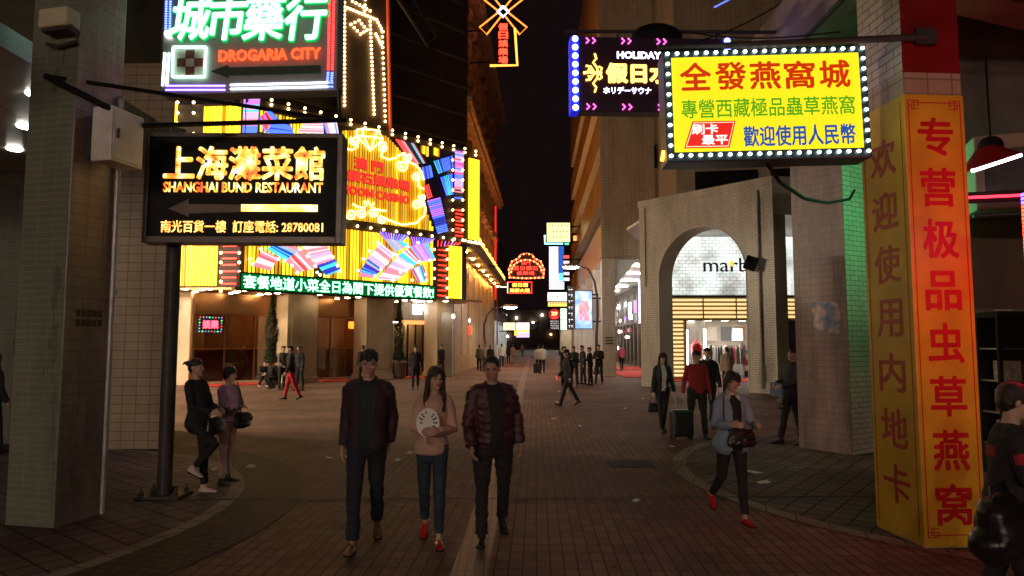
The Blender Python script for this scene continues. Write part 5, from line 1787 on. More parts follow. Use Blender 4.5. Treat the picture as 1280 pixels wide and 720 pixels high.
# street lamps
def street_lamp(px, py, hx, hy, lab, lamp=None, pos=None):
    g, hd = pos or (ground(px, py), None)
    hd = hd or at(hx, hy, g.y)
    t = thing('street_lamp', lab, 'street lamp', (g.x, g.y, 0), 0, 'curved street lamps')
    dx, top = hd.x - g.x, hd.z
    pts = [(0, 0, 0), (0, 0, top * .35), (-.05 * dx, 0, top * .55), (-.05 * dx, 0, top * .72), (.05 * dx, 0, top * .88), (.3 * dx, 0, top * 1.0), (.75 * dx, 0, top * 1.03)]
    MB().tube(pts, .09, 8, r1=.05).build('pole', M['iron'], t, smooth=True)
    MB().lathe([(.2, 0), (.2, .12), (.12, .5)], n=12).build('base', M['iron'], t)
    MB().ball((dx * .95, 0, top * 1.03), (.55, .2, .14), seg=12, rings=6).build('head', M['grey_metal'], t, smooth=True)
    MB().ball((dx * .95, 0, top * 1.03 - .09), (.46, .18, .10), seg=12, rings=6).build('lamp', lamp, t, smooth=True)
    return t
far_glow = emit('street lamp glow', (1, .86, .72), 130)
side_glow = emit('added side fill lamp glow', (1, .78, .55), 4200)
fill_glow = emit('added fill lamp glow', (1, .76, .60), 1150)
street_lamp(746, 468, 712, 336, 'tall curved street lamp with a lit head by the right arcade', far_glow)
street_lamp(607, 461, 640, 385, 'curved street lamp standing before the ochre wall on the left', far_glow)
for i, (x, y) in enumerate(((-9, -20), (-12, -25), (-8, -31), (-3, -27), (3, -34))):  # unseen lamps added behind the viewer as front fill light
    tag(street_lamp(0, 0, 0, 0, 'added curved street lamp behind the viewer, unseen front fill for the crossing', fill_glow,
                    (Vector((x, y, 0)), Vector((x + 2, y, 7.0)))), group='added fill lamps behind the viewer')
for i, (x, y) in enumerate(((-22, 16), (-25, 20.5))):  # unseen lamps added on the left to brighten the arch building
    street_lamp(0, 0, 0, 0, ('added unseen street lamp lighting the arch building from the left side street', 'farther added unseen street lamp lighting the arch building from the left')[i], side_glow,
                (Vector((x, y, 0)), Vector((x + 2, y, 7.5))))
# slim lit posts by the casino corner
for px, py, t0, lab in ((566, 471, 392, 'slim post with a white lamp beside the casino corner'), (586, 462, 398, 'slim pale post with a white lamp and red light by the ochre wall')):
    g = ground(px, py)
    top = at(px, t0, g.y).z
    t = thing('light_post', lab, 'lamp post', (g.x, g.y, 0), 0, 'slim lamp posts by the ochre wall')
    MB().tube([(0, 0, 0), (0, 0, top)], .05, 8).build('pole', M['steel'], t)
    MB().ball((0, 0, top - .15), (.085, .085, .13), seg=10, rings=7).build('lamp', D.materials['cool lamp'], t)
    if px > 570:
        MB().box(-.14, .14, -.1, .1, top - 1.1, top - .55).build('red_lamp', M['red_neon'], t)

# right edge: red neon, tilted lamp, painted unit
nr = thing('neon_board', 'two sided red and violet LED board glowing at the far right edge', 'LED board', (3.825, 5.0, 2.42))
MB().box(0, 1.2, -.05, .05, 0, .55).build('case', M['black'], nr)
rows = [MB(), MB(), MB()]
for k in range(18):
    z = .012 + k * .03
    i = 2 if z > .46 else (0 if k % 3 else 1)
    for v0, v1 in ((-.06, -.052), (.052, .06)):
        rows[i].box(.0, 1.19, v0, v1, z, z + .02)
    rows[i].box(-.01, -.002, -.045, .045, z, z + .02)
for b_, m_ in zip(rows, (emit('red LED rows', (1, .03, .012), 10.0), emit('orange LED rows', (1, .10, .03), 3.6), emit('violet LED rows', (.2, .1, 1), 4))):
    b_.build('led_rows', m_, nr)
MB().tube([(.3, 0, .55), (.3, 0, 4.45)], .02, 6).tube([(.9, 0, .55), (.9, 0, 4.45)], .02, 6).build('hanger', M['iron'], nr)
p = at(1210, 247, 8.6)
nt2 = thing('neon_tube', 'thin horizontal red neon tube behind the yellow banner column', 'neon tube', p)
MB().tube([(0, 0, 0), (1.6, -.4, .0)], .018, 8).build('tube', emit('thin red neon', (1, .03, .06), 3.0), nt2)
MB().box(-.05, 1.7, .05, .1, -.06, .08).build('backing', M['black'], nt2, None, R(-14))
p = at(1238, 205, 8.2)
lt_ = thing('hanging_lamp', 'red cone lamp with a slanted white tube hanging by the far right', 'lamp', p)
lm_ = MB().lathe([(.10, .22), (.34, .0)], n=20)
RT = Matrix.Rotation(R(-18), 3, 'Y')
lm_.v = [tuple(RT @ Vector(v)) for v in lm_.v]
lm_.build('shade', M['red_paint'], lt_, smooth=False)
MB().tube([RT @ Vector((-.33, -.12, -.015)), RT @ Vector((.30, -.12, -.015))], .022, 8).build('tube', emit('white tube', (.92, .92, 1), 7), lt_)
MB().ball((.05, .05, .24), (.14, .14, .12), seg=12, rings=8).tube([(.05, .05, .3), (.05, .05, 1.6)], .015, 6).build('cap', M['black'], lt_)
p = at(1222, 262, 9.0)
au = thing('air_conditioner', 'large tan painted air conditioner box behind the red cone lamp', 'air conditioner', p, R(-20))
MB().box(0, 1.4, 0, .8, 0, 1.0).build('casing', mat('tan painted sheet', (.36, .27, .19), .6, scale=2), au, bevel=.02)
MB().box(.1, .7, -.012, -.001, .2, .8).build('grille', M['iron'], au)
st_ = MB()
for k in range(5):
    st_.tube([(.8 + .1 * k, -.006, .85 - .02 * k), (.95 + .08 * k, -.006, .78 + .03 * k)], .008, 4)
st_.build('painted_strokes', M['black'], au)
MB().tube([(0, .2, -.05), (1.5, .2, -.05)], .03, 6).tube([(0, .6, -.05), (1.5, .6, -.05)], .03, 6).build('bracket', M['iron'], au)

# overhead wires on the right
for i, (q0, q1, m_, lab) in enumerate(((at(842, 62, 9.0), at(1000, -12, 12.0), M['black'], 'thin black wire rising behind the HOLIDAY sign'), (at(838, 36, 11), at(1050, 40, 8.2), M['black'], 'thin black wire running level above the yellow lightbox sign'),
                                      (at(893, 9, 10), at(918, -4, 9.6), M['n_blue'], 'short blue LED string hanging above the yellow lightbox sign'))):
    t = thing('overhead_wire' if i < 2 else 'light_string', lab, 'wire' if i < 2 else 'LED string', q0)
    dq = q1 - q0
    MB().tube([dq * (k / 8) - Vector((0, 0, (.12 if i < 2 else .0) * math.sin(math.pi * k / 8))) for k in range(9)], .012, 5).build('wire', m_, t)

# ------------------------------------------------------------------ people
def unit(v):
    v = np.asarray(v, float)
    return v / (np.linalg.norm(v) + 1e-9)


class Shell:
    """overlapping closed solids, merged into one continuous skin by a voxel remesh"""
    def __init__(s):
        s.v, s.f = [], []

    def add(s, v, f):
        b = sum(len(x) for x in s.v)
        s.v.append(np.asarray(v, float))
        s.f += [tuple(b + i for i in q) for q in f]

    def loft(s, pts, rs, side=(1, 0, 0), n=14, cap=0.5):
        pts = [np.asarray(p, float) for p in pts]
        rs = [(r, r) if np.isscalar(r) else r for r in rs]
        k = len(pts)
        vs = []
        side = np.asarray(side, float)
        for i in range(k):
            t = unit(pts[min(i + 1, k - 1)] - pts[max(i - 1, 0)])
            u = side - t * side.dot(t)
            if np.linalg.norm(u) < 1e-3:
                u = np.array([0, 1, 0]) - t * t[1]
            u = unit(u)
            w = np.cross(t, u)
            if i == 0:
                m = min(rs[0])
                for q, h in ((.35, .95), (.75, .6)):
                    for j in range(n):
                        a = 2 * math.pi * j / n
                        vs.append(pts[0] - t * cap * m * h + q * (u * rs[0][0] * math.cos(a) + w * rs[0][1] * math.sin(a)))
            for j in range(n):
                a = 2 * math.pi * j / n
                vs.append(pts[i] + u * rs[i][0] * math.cos(a) + w * rs[i][1] * math.sin(a))
            if i == k - 1:
                m = min(rs[-1])
                for q, h in ((.75, .6), (.35, .95)):
                    for j in range(n):
                        a = 2 * math.pi * j / n
                        vs.append(pts[-1] + t * cap * m * h + q * (u * rs[-1][0] * math.cos(a) + w * rs[-1][1] * math.sin(a)))
        rr = len(vs) // n
        fs = [tuple(reversed(range(n))), tuple((rr - 1) * n + j for j in range(n))]
        for i in range(rr - 1):
            for j in range(n):
                fs.append((i * n + j, i * n + (j + 1) % n, (i + 1) * n + (j + 1) % n, (i + 1) * n + j))
        s.add(vs, fs)
        return s

    def ell(s, c, r, Rm=None):
        mb = MB().ball((0, 0, 0), tuple(r), 0, 14, 9)
        v = np.array(mb.v)
        if Rm is not None:
            v = v @ np.asarray(Rm).T
        s.add(v + np.asarray(c), mb.f)
        return s

    def build(s, name, mats, parent, voxel, smooth=2, fold=0.0, freq=14.0, seed=0, cut=None, keep=None):
        me = D.meshes.new(name)
        me.from_pydata([tuple(p) for p in np.concatenate(s.v)], [], s.f)
        o = link(D.objects.new(name, me))
        r = o.modifiers.new('r', 'REMESH')
        r.mode = 'VOXEL'
        r.voxel_size = voxel
        if smooth:
            m = o.modifiers.new('s', 'SMOOTH')
            m.iterations = smooth
            m.factor = .5
        bpy.context.view_layer.update()
        m2 = D.meshes.new_from_object(o.evaluated_get(bpy.context.evaluated_depsgraph_get()))
        D.objects.remove(o)
        D.meshes.remove(me)
        n = len(m2.vertices)
        co = np.zeros(n * 3)
        m2.vertices.foreach_get('co', co)
        co = co.reshape(-1, 3)
        if fold:
            no = np.zeros(n * 3)
            m2.vertex_normals.foreach_get('vector', no)
            no = no.reshape(-1, 3)
            rg = np.random.RandomState(seed)
            d = np.zeros(n)
            for _ in range(7):
                kv = rg.normal(size=3) * np.array([.8, .8, 1.5]) * freq
                d += np.sin(co @ kv + rg.rand() * 6.28 + 1.5 * np.sin(co @ (kv[[1, 2, 0]] * .4)))
            co = co + no * (d / 4 * fold)[:, None]
            m2.vertices.foreach_set('co', co.ravel())
        if cut is not None or keep is not None:
            import bmesh
            bm = bmesh.new()
            bm.from_mesh(m2)
            dead = [f for f in bm.faces if (cut is not None and cut(f.calc_center_median()))]
            bmesh.ops.delete(bm, geom=dead, context='FACES')
            bm.to_mesh(m2)
            bm.free()
        m2.name = name
        m2.materials.clear()
        for mm in (mats if isinstance(mats, list) else [mats]):
            m2.materials.append(mm)
        m2.polygons.foreach_set('use_smooth', [True] * len(m2.polygons))
        m2.polygons.foreach_set('material_index', [0] * len(m2.polygons))
        m2.update()
        return link(D.objects.new(name, m2), parent)


def rotm(axis, a):
    return np.array(Matrix.Rotation(a, 3, axis))


def skin(name, col):
    m, nt, b = newmat(name)
    b.inputs['Base Color'].default_value = (*col, 1)
    b.inputs['Roughness'].default_value = .5
    b.inputs['Subsurface Weight'].default_value = .08
    b.inputs['Subsurface Radius'].default_value = (.012, .005, .003)
    return m


SKIN = skin('warm skin', (.50, .31, .22))
SKIN2 = skin('tan skin', (.42, .25, .17))
LIPS = skin('lips', (.40, .10, .09))
LIPS2 = skin('pale lips', (.38, .18, .14))
EYEM = mat('dark eyes', (.025, .018, .015), .15, var=.1)
HAIR = mat('black hair', (.012, .009, .008), .38, var=.4, scale=60, bump=.4, bscale=140)
HAIRB = mat('dark brown hair', (.03, .016, .011), .38, var=.4, scale=60, bump=.4, bscale=140)
CL = {}


def cloth(name, col, rough=.85, bump=.25, var=.2, scale=5, bscale=220, **k):
    if name not in CL:
        CL[name] = mat('cloth ' + name, col, rough, 0, var, scale, bump, bscale, **k)
    return CL[name]


BLACK = cloth('black wool', (.014, .013, .014))
CHAR = cloth('charcoal', (.03, .03, .034))
JEANS = cloth('dark denim', (.015, .021, .032), var=.5, scale=9)


class Pose:
    """joint positions of one figure, standing at the origin and facing -y"""
    def __init__(s, H=1.70, wide=1.0, legs=((0, 0, 3, 0), (0, 0, 3, 0)), arms=((0, 8, 12, 0), (0, 8, 12, 0)), lean=0, side=0, twist=0, hy=0, hp=0, female=False, squat=0):
        k = s.k = H / 1.75
        s.wide, s.female = wide, female
        s.hw = (.088 if not female else .085) * wide
        s.sw = (.166 if not female else .145) * (1 + (wide - 1) * .7)
        sgn = (-1, 1)                       # right side first
        P = {}
        pel = np.array([0, 0, .92])
        U = rotm('Z', R(twist)) @ rotm('Y', R(side)) @ rotm('X', R(lean))   # lean > 0 tips forward (towards -y)
        s.U = U
        up = lambda x, y, z: pel + U @ np.array([x, y, z - .92])
        s.up = up
        s.legs, s.feet = [], []
        for g, (a, kn, ab, pitch, *yaw) in zip(sgn, legs):
            hip = pel + np.array([g * s.hw, 0, -.02])
            a_, k_, b_ = R(a), R(kn), R(ab)
            th = unit([g * math.sin(b_), -math.sin(a_) * math.cos(b_), -math.cos(a_) * math.cos(b_)])
            sh = unit([g * math.sin(b_) * .6, -math.sin(a_ - k_), -math.cos(a_ - k_)])
            knee = hip + th * .425
            ank = knee + sh * .40
            s.legs.append((hip, knee, ank))
            s.feet.append((rotm('Z', R(yaw[0] if yaw else g * 7)) @ rotm('X', R(pitch)), ank))
        s.arms = []
        for g, (a, ab, e, tw) in zip(sgn, arms):
            shd = up(g * s.sw, .0, 1.392)
            a_, b_, e_, t_ = R(a), R(ab), R(e), R(tw)
            ua = U @ unit([g * math.sin(b_), -math.sin(a_) * math.cos(b_), -math.cos(a_) * math.cos(b_)])
            fa = U @ unit([g * math.sin(b_) * .5 * math.cos(e_) - g * math.sin(t_), -math.sin(a_ + e_) * math.cos(t_), -math.cos(a_ + e_) * math.cos(t_)])
            el = shd + ua * .285
            wr = el + fa * .245
            s.arms.append((shd, el, wr))
        s.neck = up(0, .0, 1.46)
        s.head = up(0, -.025, 1.615)
        s.HR = U @ rotm('Z', R(hy)) @ rotm('X', R(hp))
        lo = 9
        for Fm, ank in s.feet:
            for q in ((0, .05, -.085), (0, -.17, -.085)):
                lo = min(lo, (ank + Fm @ np.array(q))[2])
        s.drop = -lo

    def fix(s, p):
        return (np.asarray(p) + np.array([0, 0, s.drop])) * s.k


def person(label, loc, rz, pose, voxel=.012, near=False, top='jacket', topm=None, shirt=None, openw=0.0, hem=.84, pants=None, phem=.10, shoes=None, hair='short', hairm=None,
           skinm=None, lips=None, group=None, sleeve=1.0, fat=0.0, flare=0.0, collar=None, skirt=None, seed=0, bare_foot=False, fringe=True):
    t = thing('person', label, 'person', loc, rz, group)
    f, k = pose.fix, pose.k
    skinm, hairm = skinm or SKIN, hairm or HAIR
    fem = pose.female
    W = pose.wide
    upv = pose.up
    X = pose.U @ np.array([1, 0, 0])

    def torso(sh, e, z0, z1=1.47, fl=0.0):
        prof = [(.80, .10, .085, 0), (.87, .165, .115, .01), (.95, .168, .12, .01), (1.06, .142, .102, 0), (1.18, .158, .112, -.005), (1.29, .172, .118, -.008), (1.38, .165, .10, 0), (1.435, .115, .075, .005), (1.47, .066, .062, .005)]
        if fem:
            prof = [(.80, .10, .085, 0), (.87, .165, .118, .015), (.95, .158, .115, .015), (1.06, .120, .088, 0), (1.18, .132, .108, -.012), (1.27, .142, .118, -.022), (1.36, .138, .092, -.002), (1.425, .095, .066, .005), (1.47, .052, .052, .005)]
        pts, rs = [], []
        zs = [p[0] for p in prof]
        def sample(z):
            return [np.interp(z, zs, [p[i] for p in prof]) for i in (1, 2, 3)]
        grid = sorted({z0, z1, *[z for z in zs if z0 < z < z1]})
        for z in grid:
            rx, ry, dy = sample(z)
            belly = fat * math.exp(-((z - 1.08) / .13) ** 2)
            fz = fl * max(0, (1.02 - z) / .2)
            pts.append(f(upv(0, dy - belly * .5, z)) if z > .90 else f(np.array([0, dy, 0]) + upv(0, 0, .92) * 1 + np.array([0, 0, z - .92])))
            rs.append(((rx * W + e + belly * .5 + fz) * k, (ry * W + e + belly + fz * .7) * k))
        sh.loft(pts, rs, X, 18, .3)

    def arm(sh, i, e, frac=1.0, cuff=0.0, flat=False):
        a, b, c = pose.arms[i]
        g = (-1, 1)[i]
        r0, r1, r2 = (.050, .040, .027) if not fem else (.043, .034, .024)
        inner = pose.up(g * .045, .006, 1.418)
        sh.loft([f(inner), f((inner + a) / 2 + np.array([0, 0, .012])), f(a)], [(.044 + e * .8) * k, (.046 + e * .8) * k, (r0 * .98 + e) * k], (0, 1, 0), 12)
        end = b + (c - b) * frac
        pts = [f(a), f(a + (b - a) * .5), f(b), f(b + (end - b) * .45), f(end)]
        rs = [(r0 + e) * k, (r0 * .92 + e) * k, (r1 + e) * k, (r1 * .98 + e) * k, ((r2 + (r1 - r2) * (1 - frac)) + e + cuff) * k]
        sh.loft(pts, rs, (0, 1, 0), 12, .25)

    def leg(sh, i, e, z_end=None, ankle=.0, pelvis=True):
        h, kn, an = pose.legs[i]
        r0, r1, r2, r3 = (.086, .056, .050, .036) if not fem else (.080, .050, .046, .032)
        if pelvis:
            sh.loft([f(h + np.array([0, 0, .06])), f(h)], [(r0 * W + e) * k, (r0 * W + e) * k], (1, 0, 0), 14)
        en = an if z_end is None else kn + (an - kn) * z_end
        calf = kn + (en - kn) * .35 + np.array([0, .008, 0])
        sh.loft([f(h), f(h + (kn - h) * .5), f(kn), f(calf), f(en)], [(r0 * W + e * .8) * k, (r0 * .82 * W + e) * k, (r1 + e) * k, (r2 + e) * k, (r3 + e + ankle) * k], (1, 0, 0), 14, .25)

    # ---- body: one skin
    B = Shell()
    torso(B, -.012, .82)
    for i in (0, 1):
        arm(B, i, -.006)
        leg(B, i, -.008)
        Fm, an = pose.feet[i]
        B.loft([f(an), f(an + Fm @ np.array([0, .02, -.05])), f(an + Fm @ np.array([0, -.10, -.06]))], [.033 * k, .034 * k, .026 * k], (1, 0, 0), 10)
        # hand: palm, four bent fingers, thumb
        _, el, wr = pose.arms[i]
        g = (-1, 1)[i]
        d = unit(wr - el)
        fwd = np.array([0, -1.0, 0]) if abs(d[1]) < .75 else np.array([-g * .5, 0, .85])
        s_ = unit(fwd - d * fwd.dot(d))            # thumb side
        n_ = unit(np.cross(d, s_)) * g             # palm normal, towards the body
        if n_[0] * g > 0:
            n_ = -n_
        c0 = wr
        B.loft([f(c0), f(c0 + d * .045), f(c0 + d * .085)], [(.026 * k, .019 * k), (.038 * k, .017 * k), (.039 * k, .014 * k)], s_, 12, .4)
        for q, (off, ln) in enumerate(((.029, .068), (.010, .076), (-.010, .071), (-.028, .056))):
            b0 = c0 + d * .082 + s_ * off
            b1 = b0 + unit(d + n_ * .30) * ln * .45
            b2 = b1 + unit(d + n_ * .85) * ln * .33
            b3 = b2 + unit(d * .7 + n_ * 1.0) * ln * .27
            B.loft([f(b0 - d * .012), f(b0), f(b1), f(b2), f(b3)], [.0092 * k, .0090 * k, .0085 * k, .0078 * k, .0068 * k], s_, 8, .5)
        b0 = c0 + d * .022 + s_ * .026
        b1 = b0 + unit(s_ * .75 + d * .75 + n_ * .2) * .036
        b2 = b1 + unit(s_ * .3 + d * 1 + n_ * .35) * .030
        B.loft([f(b0), f(b1), f(b2)], [.0125 * k, .0105 * k, .0085 * k], n_, 8, .5)
    B.loft([f(upv(0, .005, 1.41)), f(upv(0, .0, 1.50)), f(pose.head + pose.HR @ np.array([0, .02, -.05]))], [.062 * k, (.052 if not fem else .045) * k, (.053 if not fem else .045) * k], X, 14)
    hs = k * (1.0 if not fem else .97)
    HC = pose.head
    hp_ = lambda x, y, z: f(HC) + (pose.HR @ np.array([x, y, z])) * hs
    he = lambda c, r: B.ell(hp_(*c), np.array(r) * hs, pose.HR)
    he((0, .012, .030), (.074, .093, .088))
    he((0, -.022, -.030), (.061, .066, .078))
    he((0, -.030, -.066), (.047, .052, .046))
    he((0, -.062, -.096), (.026, .022, .020))
    for g in (-1, 1):
        he((g * .034, -.064, -.022), (.024, .018, .020))        # cheek
        he((g * .024, -.074, .020), (.024, .012, .010))         # brow
        he((g * .075, .010, -.006), (.010, .020, .031))         # ear
    B.loft([hp_(0, -.080, .010), hp_(0, -.092, -.012), hp_(0, -.103, -.031)], [.008 * hs, .010 * hs, .0145 * hs], (1, 0, 0), 10, .5)
    he((-.011, -.092, -.034), (.009, .010, .008))
    he((.011, -.092, -.034), (.009, .010, .008))
    he((0, -.083, -.060), (.023, .012, .0075))
    he((0, -.081, -.069), (.020, .012, .0075))
    body = B.build('body', [skinm, lips or LIPS2], t, voxel * (.62 if near else 1), 2)
    if near:
        inv = pose.HR.T
        c0 = f(HC)
        idx = []
        for p in body.data.polygons:
            q = inv @ (np.array(p.center) - c0) / hs
            idx.append(1 if (q[1] < -.078 and abs(q[0]) < .023 and -.077 < q[2] < -.053) else 0)
        body.data.polygons.foreach_set('material_index', idx)
        for g in (-1, 1):
            MB().ball((0, 0, 0), np.array((.0135, .006, .0062)) * hs, 0, 12, 8, Matrix(pose.HR.tolist())).build('eye', EYEM, body, Vector(hp_(g * .030, -.0775, .002)), smooth=True)
            MB().tube([hp_(g * .014, -.0865, .019), hp_(g * .030, -.086, .0235), hp_(g * .046, -.077, .018)], .0032 * hs, 6, r1=.002 * hs).build('eyebrow', hairm, body, smooth=True)
    # ---- hair
    Hh = Shell()
    ha = lambda c, r: Hh.ell(hp_(*c), np.array(r) * hs, pose.HR)
    if hair in ('short', 'buzz', 'bob', 'bun', 'long', 'bushy'):
        e = {'buzz': .0005, 'short': .002, 'bob': .010, 'bun': .002, 'long': .004, 'bushy': .012}[hair]
        ha((0, {'buzz': .020, 'bun': .013, 'bob': .018}.get(hair, .024), .046), (.078 + e, .094 + e, .084 + e))
        ha((0, .058, .0), (.064 + e, .055 + e, .070 + e))
    if near and hair in ('short', 'bushy', 'bob', 'long', 'bun'):
        rg = random.Random(seed * 7 + 1)
        nt_ = 70 if hair != 'bun' else 30
        for _ in range(nt_):
            u_ = rg.uniform(-1, 1)
            v_ = rg.uniform(-1, 1) if hair != 'long' else rg.uniform(-.5, 1)
            th_ = u_ * 1.15
            ph_ = .5 + v_ * 1.1                       # from the brow over the crown to the nape
            d_ = np.array([math.sin(th_) * (1 if hair != 'bun' else .9), -math.cos(th_) * math.cos(ph_) * 1.05, math.cos(th_) * math.sin(ph_) + .35 * abs(math.sin(th_))])
            d_ = d_ / np.linalg.norm(d_)
            if (d_[2] < .12 and d_[1] < 0) or (hair == 'bun' and d_[1] < .1):
                continue
            p_ = np.array([0, .018, .036]) + d_ * np.array([.078, .096, .088])
            dn = np.array([d_[0] * .5 + rg.uniform(-.3, .3), d_[1] * .4 - (.35 if d_[1] < .2 else -.1), -.55 - .3 * rg.random()])
            dn = unit(dn - d_ * dn.dot(d_) * .82)
            ln_ = rg.uniform(.025, .050)
            Hh.loft([hp_(*p_), hp_(*(p_ + dn * ln_ * .5 + d_ * .004)), hp_(*(p_ + dn * ln_ + d_ * .001))], [.013 * hs, .011 * hs, .0045 * hs], (1, 0, 0), 7)
    elif hair in ('short', 'bushy', 'bob') and fringe:
        for q in range(7):
            x = -.05 + q * .0167
            Hh.loft([hp_(x * .8, -.03, .110), hp_(x, -.068, .092), hp_(x * 1.05 + .006, -.084, .066 - .01 * (q % 2))], [.022 * hs, .018 * hs, .010 * hs], (1, 0, 0), 8)
    if hair == 'bob':
        for g in (-1, 1):
            Hh.loft([hp_(g * .05, -.02, .10), hp_(g * .084, -.012, .03), hp_(g * .082, -.006, -.045)], [.03 * hs, .03 * hs, .018 * hs], (0, 1, 0), 10)
        ha((0, .07, -.03), (.07, .045, .06))
    if hair == 'bun':
        ha((0, .118, .062), (.038, .040, .038))
        Hh.loft([hp_(0, .135, .07), hp_(0, .17, .075), hp_(.01, .20, .05)], [.02 * hs, .018 * hs, .008 * hs], (1, 0, 0), 8)
    if hair == 'tail':
        pass
    if hair == 'long':
        for g in (-1, 1):
            Hh.loft([hp_(g * .02, -.045, .112), hp_(g * .066, -.040, .07), hp_(g * .082, -.012, -.01), hp_(g * .085, .0, -.10), f(upv(g * .085, -.045, 1.42)), f(upv(g * .085, -.10 - (.02 if fem else 0), 1.27 - (.05 if g < 0 else -.03)))],
                    [.022 * hs, .026 * hs, .026 * hs, (.032 * hs, .03 * hs), (.038 * hs, .026 * hs), (.022 * hs, .014 * hs)], (1, 0, 0), 10)
        Hh.loft([hp_(0, .09, .02), hp_(0, .085, -.08), f(upv(0, .085, 1.40)), f(upv(0, .105, 1.22))], [(.075 * hs, .04 * hs), (.08 * hs, .035 * hs), (.09 * hs, .03 * hs), (.05 * hs, .015 * hs)], X, 14)
    Hh.build('hair', hairm, t, voxel * (.7 if near else 1), 1, fold=.003 if near else .004, freq=60, seed=seed)
    # ---- trousers or skirt
    if pants is not None:
        Pn = Shell()
        torso(Pn, .006, .80, 1.02)
        for i in (0, 1):
            leg(Pn, i, .010, 1.0 - phem, .012 if not fem else .004)
        Pn.build('trousers', pants, t, voxel, 2, fold=.007 if not fem else .003, freq=26, seed=seed + 1)
    # ---- tops
    if shirt is not None:
        Sh = Shell()
        torso(Sh, .004, .90, 1.455, 0)
        Sh.build('shirt', shirt, t, voxel, 2, fold=.004, freq=24, seed=seed + 2)
    if topm is not None:
        Tp = Shell()
        e = {'jacket': .022, 'puffer': .025, 'sweater': .022, 'shirt': .012, 'coat': .026}[top]
        torso(Tp, e, hem, 1.445, flare)
        for i in (0, 1):
            arm(Tp, i, e * .75 + (.004 if top == 'puffer' else 0), .98 * sleeve, .006)
        if top in ('jacket', 'puffer', 'coat'):
            q_ = .012 if top != 'puffer' else .018
            Tp.loft([f(upv(-.055, .028, 1.475)), f(upv(0, .066, 1.485)), f(upv(.055, .028, 1.475))], [(q_ * k, .026 * k)] * 3, (0, 0, 1), 10)
            for g in (-1, 1):
                Tp.loft([f(upv(g * .045, .04, 1.48)), f(upv(g * .066, .0, 1.475)), f(upv(g * .066, -.055, 1.44)), f(upv(g * .088, -.108, 1.33)), f(upv(g * .076, -.130, 1.17))],
                        [(q_ * k, .024 * k), (q_ * k, .024 * k), (.012 * k, .026 * k), (.011 * k, .026 * k), (.008 * k, .010 * k)], (0, 0, 1) if False else (1, 0, 0), 10)
        cut = None
        if openw:
            Ui = pose.U.T
            c0 = pose.fix(np.array([0, 0, .92]))
            def cut(c):
                q = (Ui @ (np.array(c) - c0)) / k
                z = q[2] + .92
                w_ = openw * (1 + max(0, (z - 1.15)) * 1.1 + max(0, 1.0 - z) * 1.6)
                return q[1] < -.035 and abs(q[0] - .006) < min(w_, .082) and z < 1.47
        Tp.build(top, topm, t, voxel * (.9 if near else 1), 2, fold=.010 if top == 'puffer' else .006, freq=34 if top == 'puffer' else 20, seed=seed + 3, cut=cut)
    if collar is not None:
        Cl = Shell()
        for g in (-1, 1):
            Cl.loft([f(upv(g * .02, .062, 1.475)), f(upv(g * .062, .01, 1.475)), f(upv(g * .06, -.055, 1.445)), f(upv(g * .075, -.085, 1.405))], [(.016 * k, .03 * k)] * 3 + [(.008 * k, .014 * k)], (0, 0, 1), 10)
        Cl.build('collar', collar, t, voxel * .8, 1)
    # ---- shoes
    for i in (0, 1):
        Fm, an = pose.feet[i]
        S = Shell()
        q = lambda x, y, z: f(an + Fm @ np.array([x, y, z]))
        S.loft([q(0, .055, -.055), q(0, .02, -.048), q(0, -.06, -.055), q(0, -.125, -.064), q(0, -.165, -.068)], [(.028 * k, .028 * k), (.035 * k, .036 * k), (.039 * k, .030 * k), (.041 * k, .021 * k), (.030 * k, .016 * k)], (1, 0, 0), 12, .9)
        if not bare_foot:
            S.loft([q(0, .012, -.03), q(0, .012, .012)], [.040 * k, .042 * k], (1, 0, 0), 12, .2)
        o = S.build('shoe', shoes or BLACK, t, voxel * .8, 1)
        sl = MB()
        out = [(.0, .075), (.028, .06), (.034, .0), (.036, -.06), (.044, -.12), (.036, -.17), (.0, -.19), (-.036, -.17), (-.044, -.12), (-.036, -.06), (-.034, .0), (-.028, .06)]
        vs = [q(x, y, z) for z in (-.086, -.072) for x, y in out]
        n_ = len(out)
        sl.add(vs, [tuple(range(n_)), tuple(reversed(range(n_, 2 * n_)))] + [(i_ + n_, (i_ + 1) % n_ + n_, (i_ + 1) % n_, i_) for i_ in range(n_)])
        sl.build('sole', M['black'], o)
    return t


def G(px, py):
    g = ground(px, py)
    return (g.x, g.y, 0)


def hand(t, pose, i, dz=-.09):
    """world point at the grip of a figure's hand"""
    _, el, wr = pose.arms[i]
    p = Vector(pose.fix(wr + unit(wr - el) * -dz))
    return Vector(t.location) + Matrix.Rotation(t.rotation_euler.z, 3, 'Z') @ p


def local(t, p):
    return Vector(t.location) + Matrix.Rotation(t.rotation_euler.z, 3, 'Z') @ Vector(p)


BROWN_SHOE = mat('tan brown leather', (.20, .09, .05), .4, var=.3, scale=10)
RED_SHOE = mat('red patent leather', (.45, .01, .015), .15, var=.1, coat=.5)
BLK_SHOE = mat('black leather', (.015, .013, .013), .3)
WHT_SHOE = mat('pale pink trainer', (.66, .50, .48), .5, var=.1)
BAGL = mat('black bag leather', (.014, .012, .012), .32, var=.3, scale=14, bump=.2, bscale=60)
DKSHIRT = cloth('dark slate shirt', (.018, .026, .034))
BLAZER = cloth('plum black blazer', (.030, .015, .020), .7)
PINK = cloth('dusty pink sweater', (.50, .31, .245))
MAROON = cloth('maroon black puffer', (.05, .012, .02), .33, .3, coat=.2)

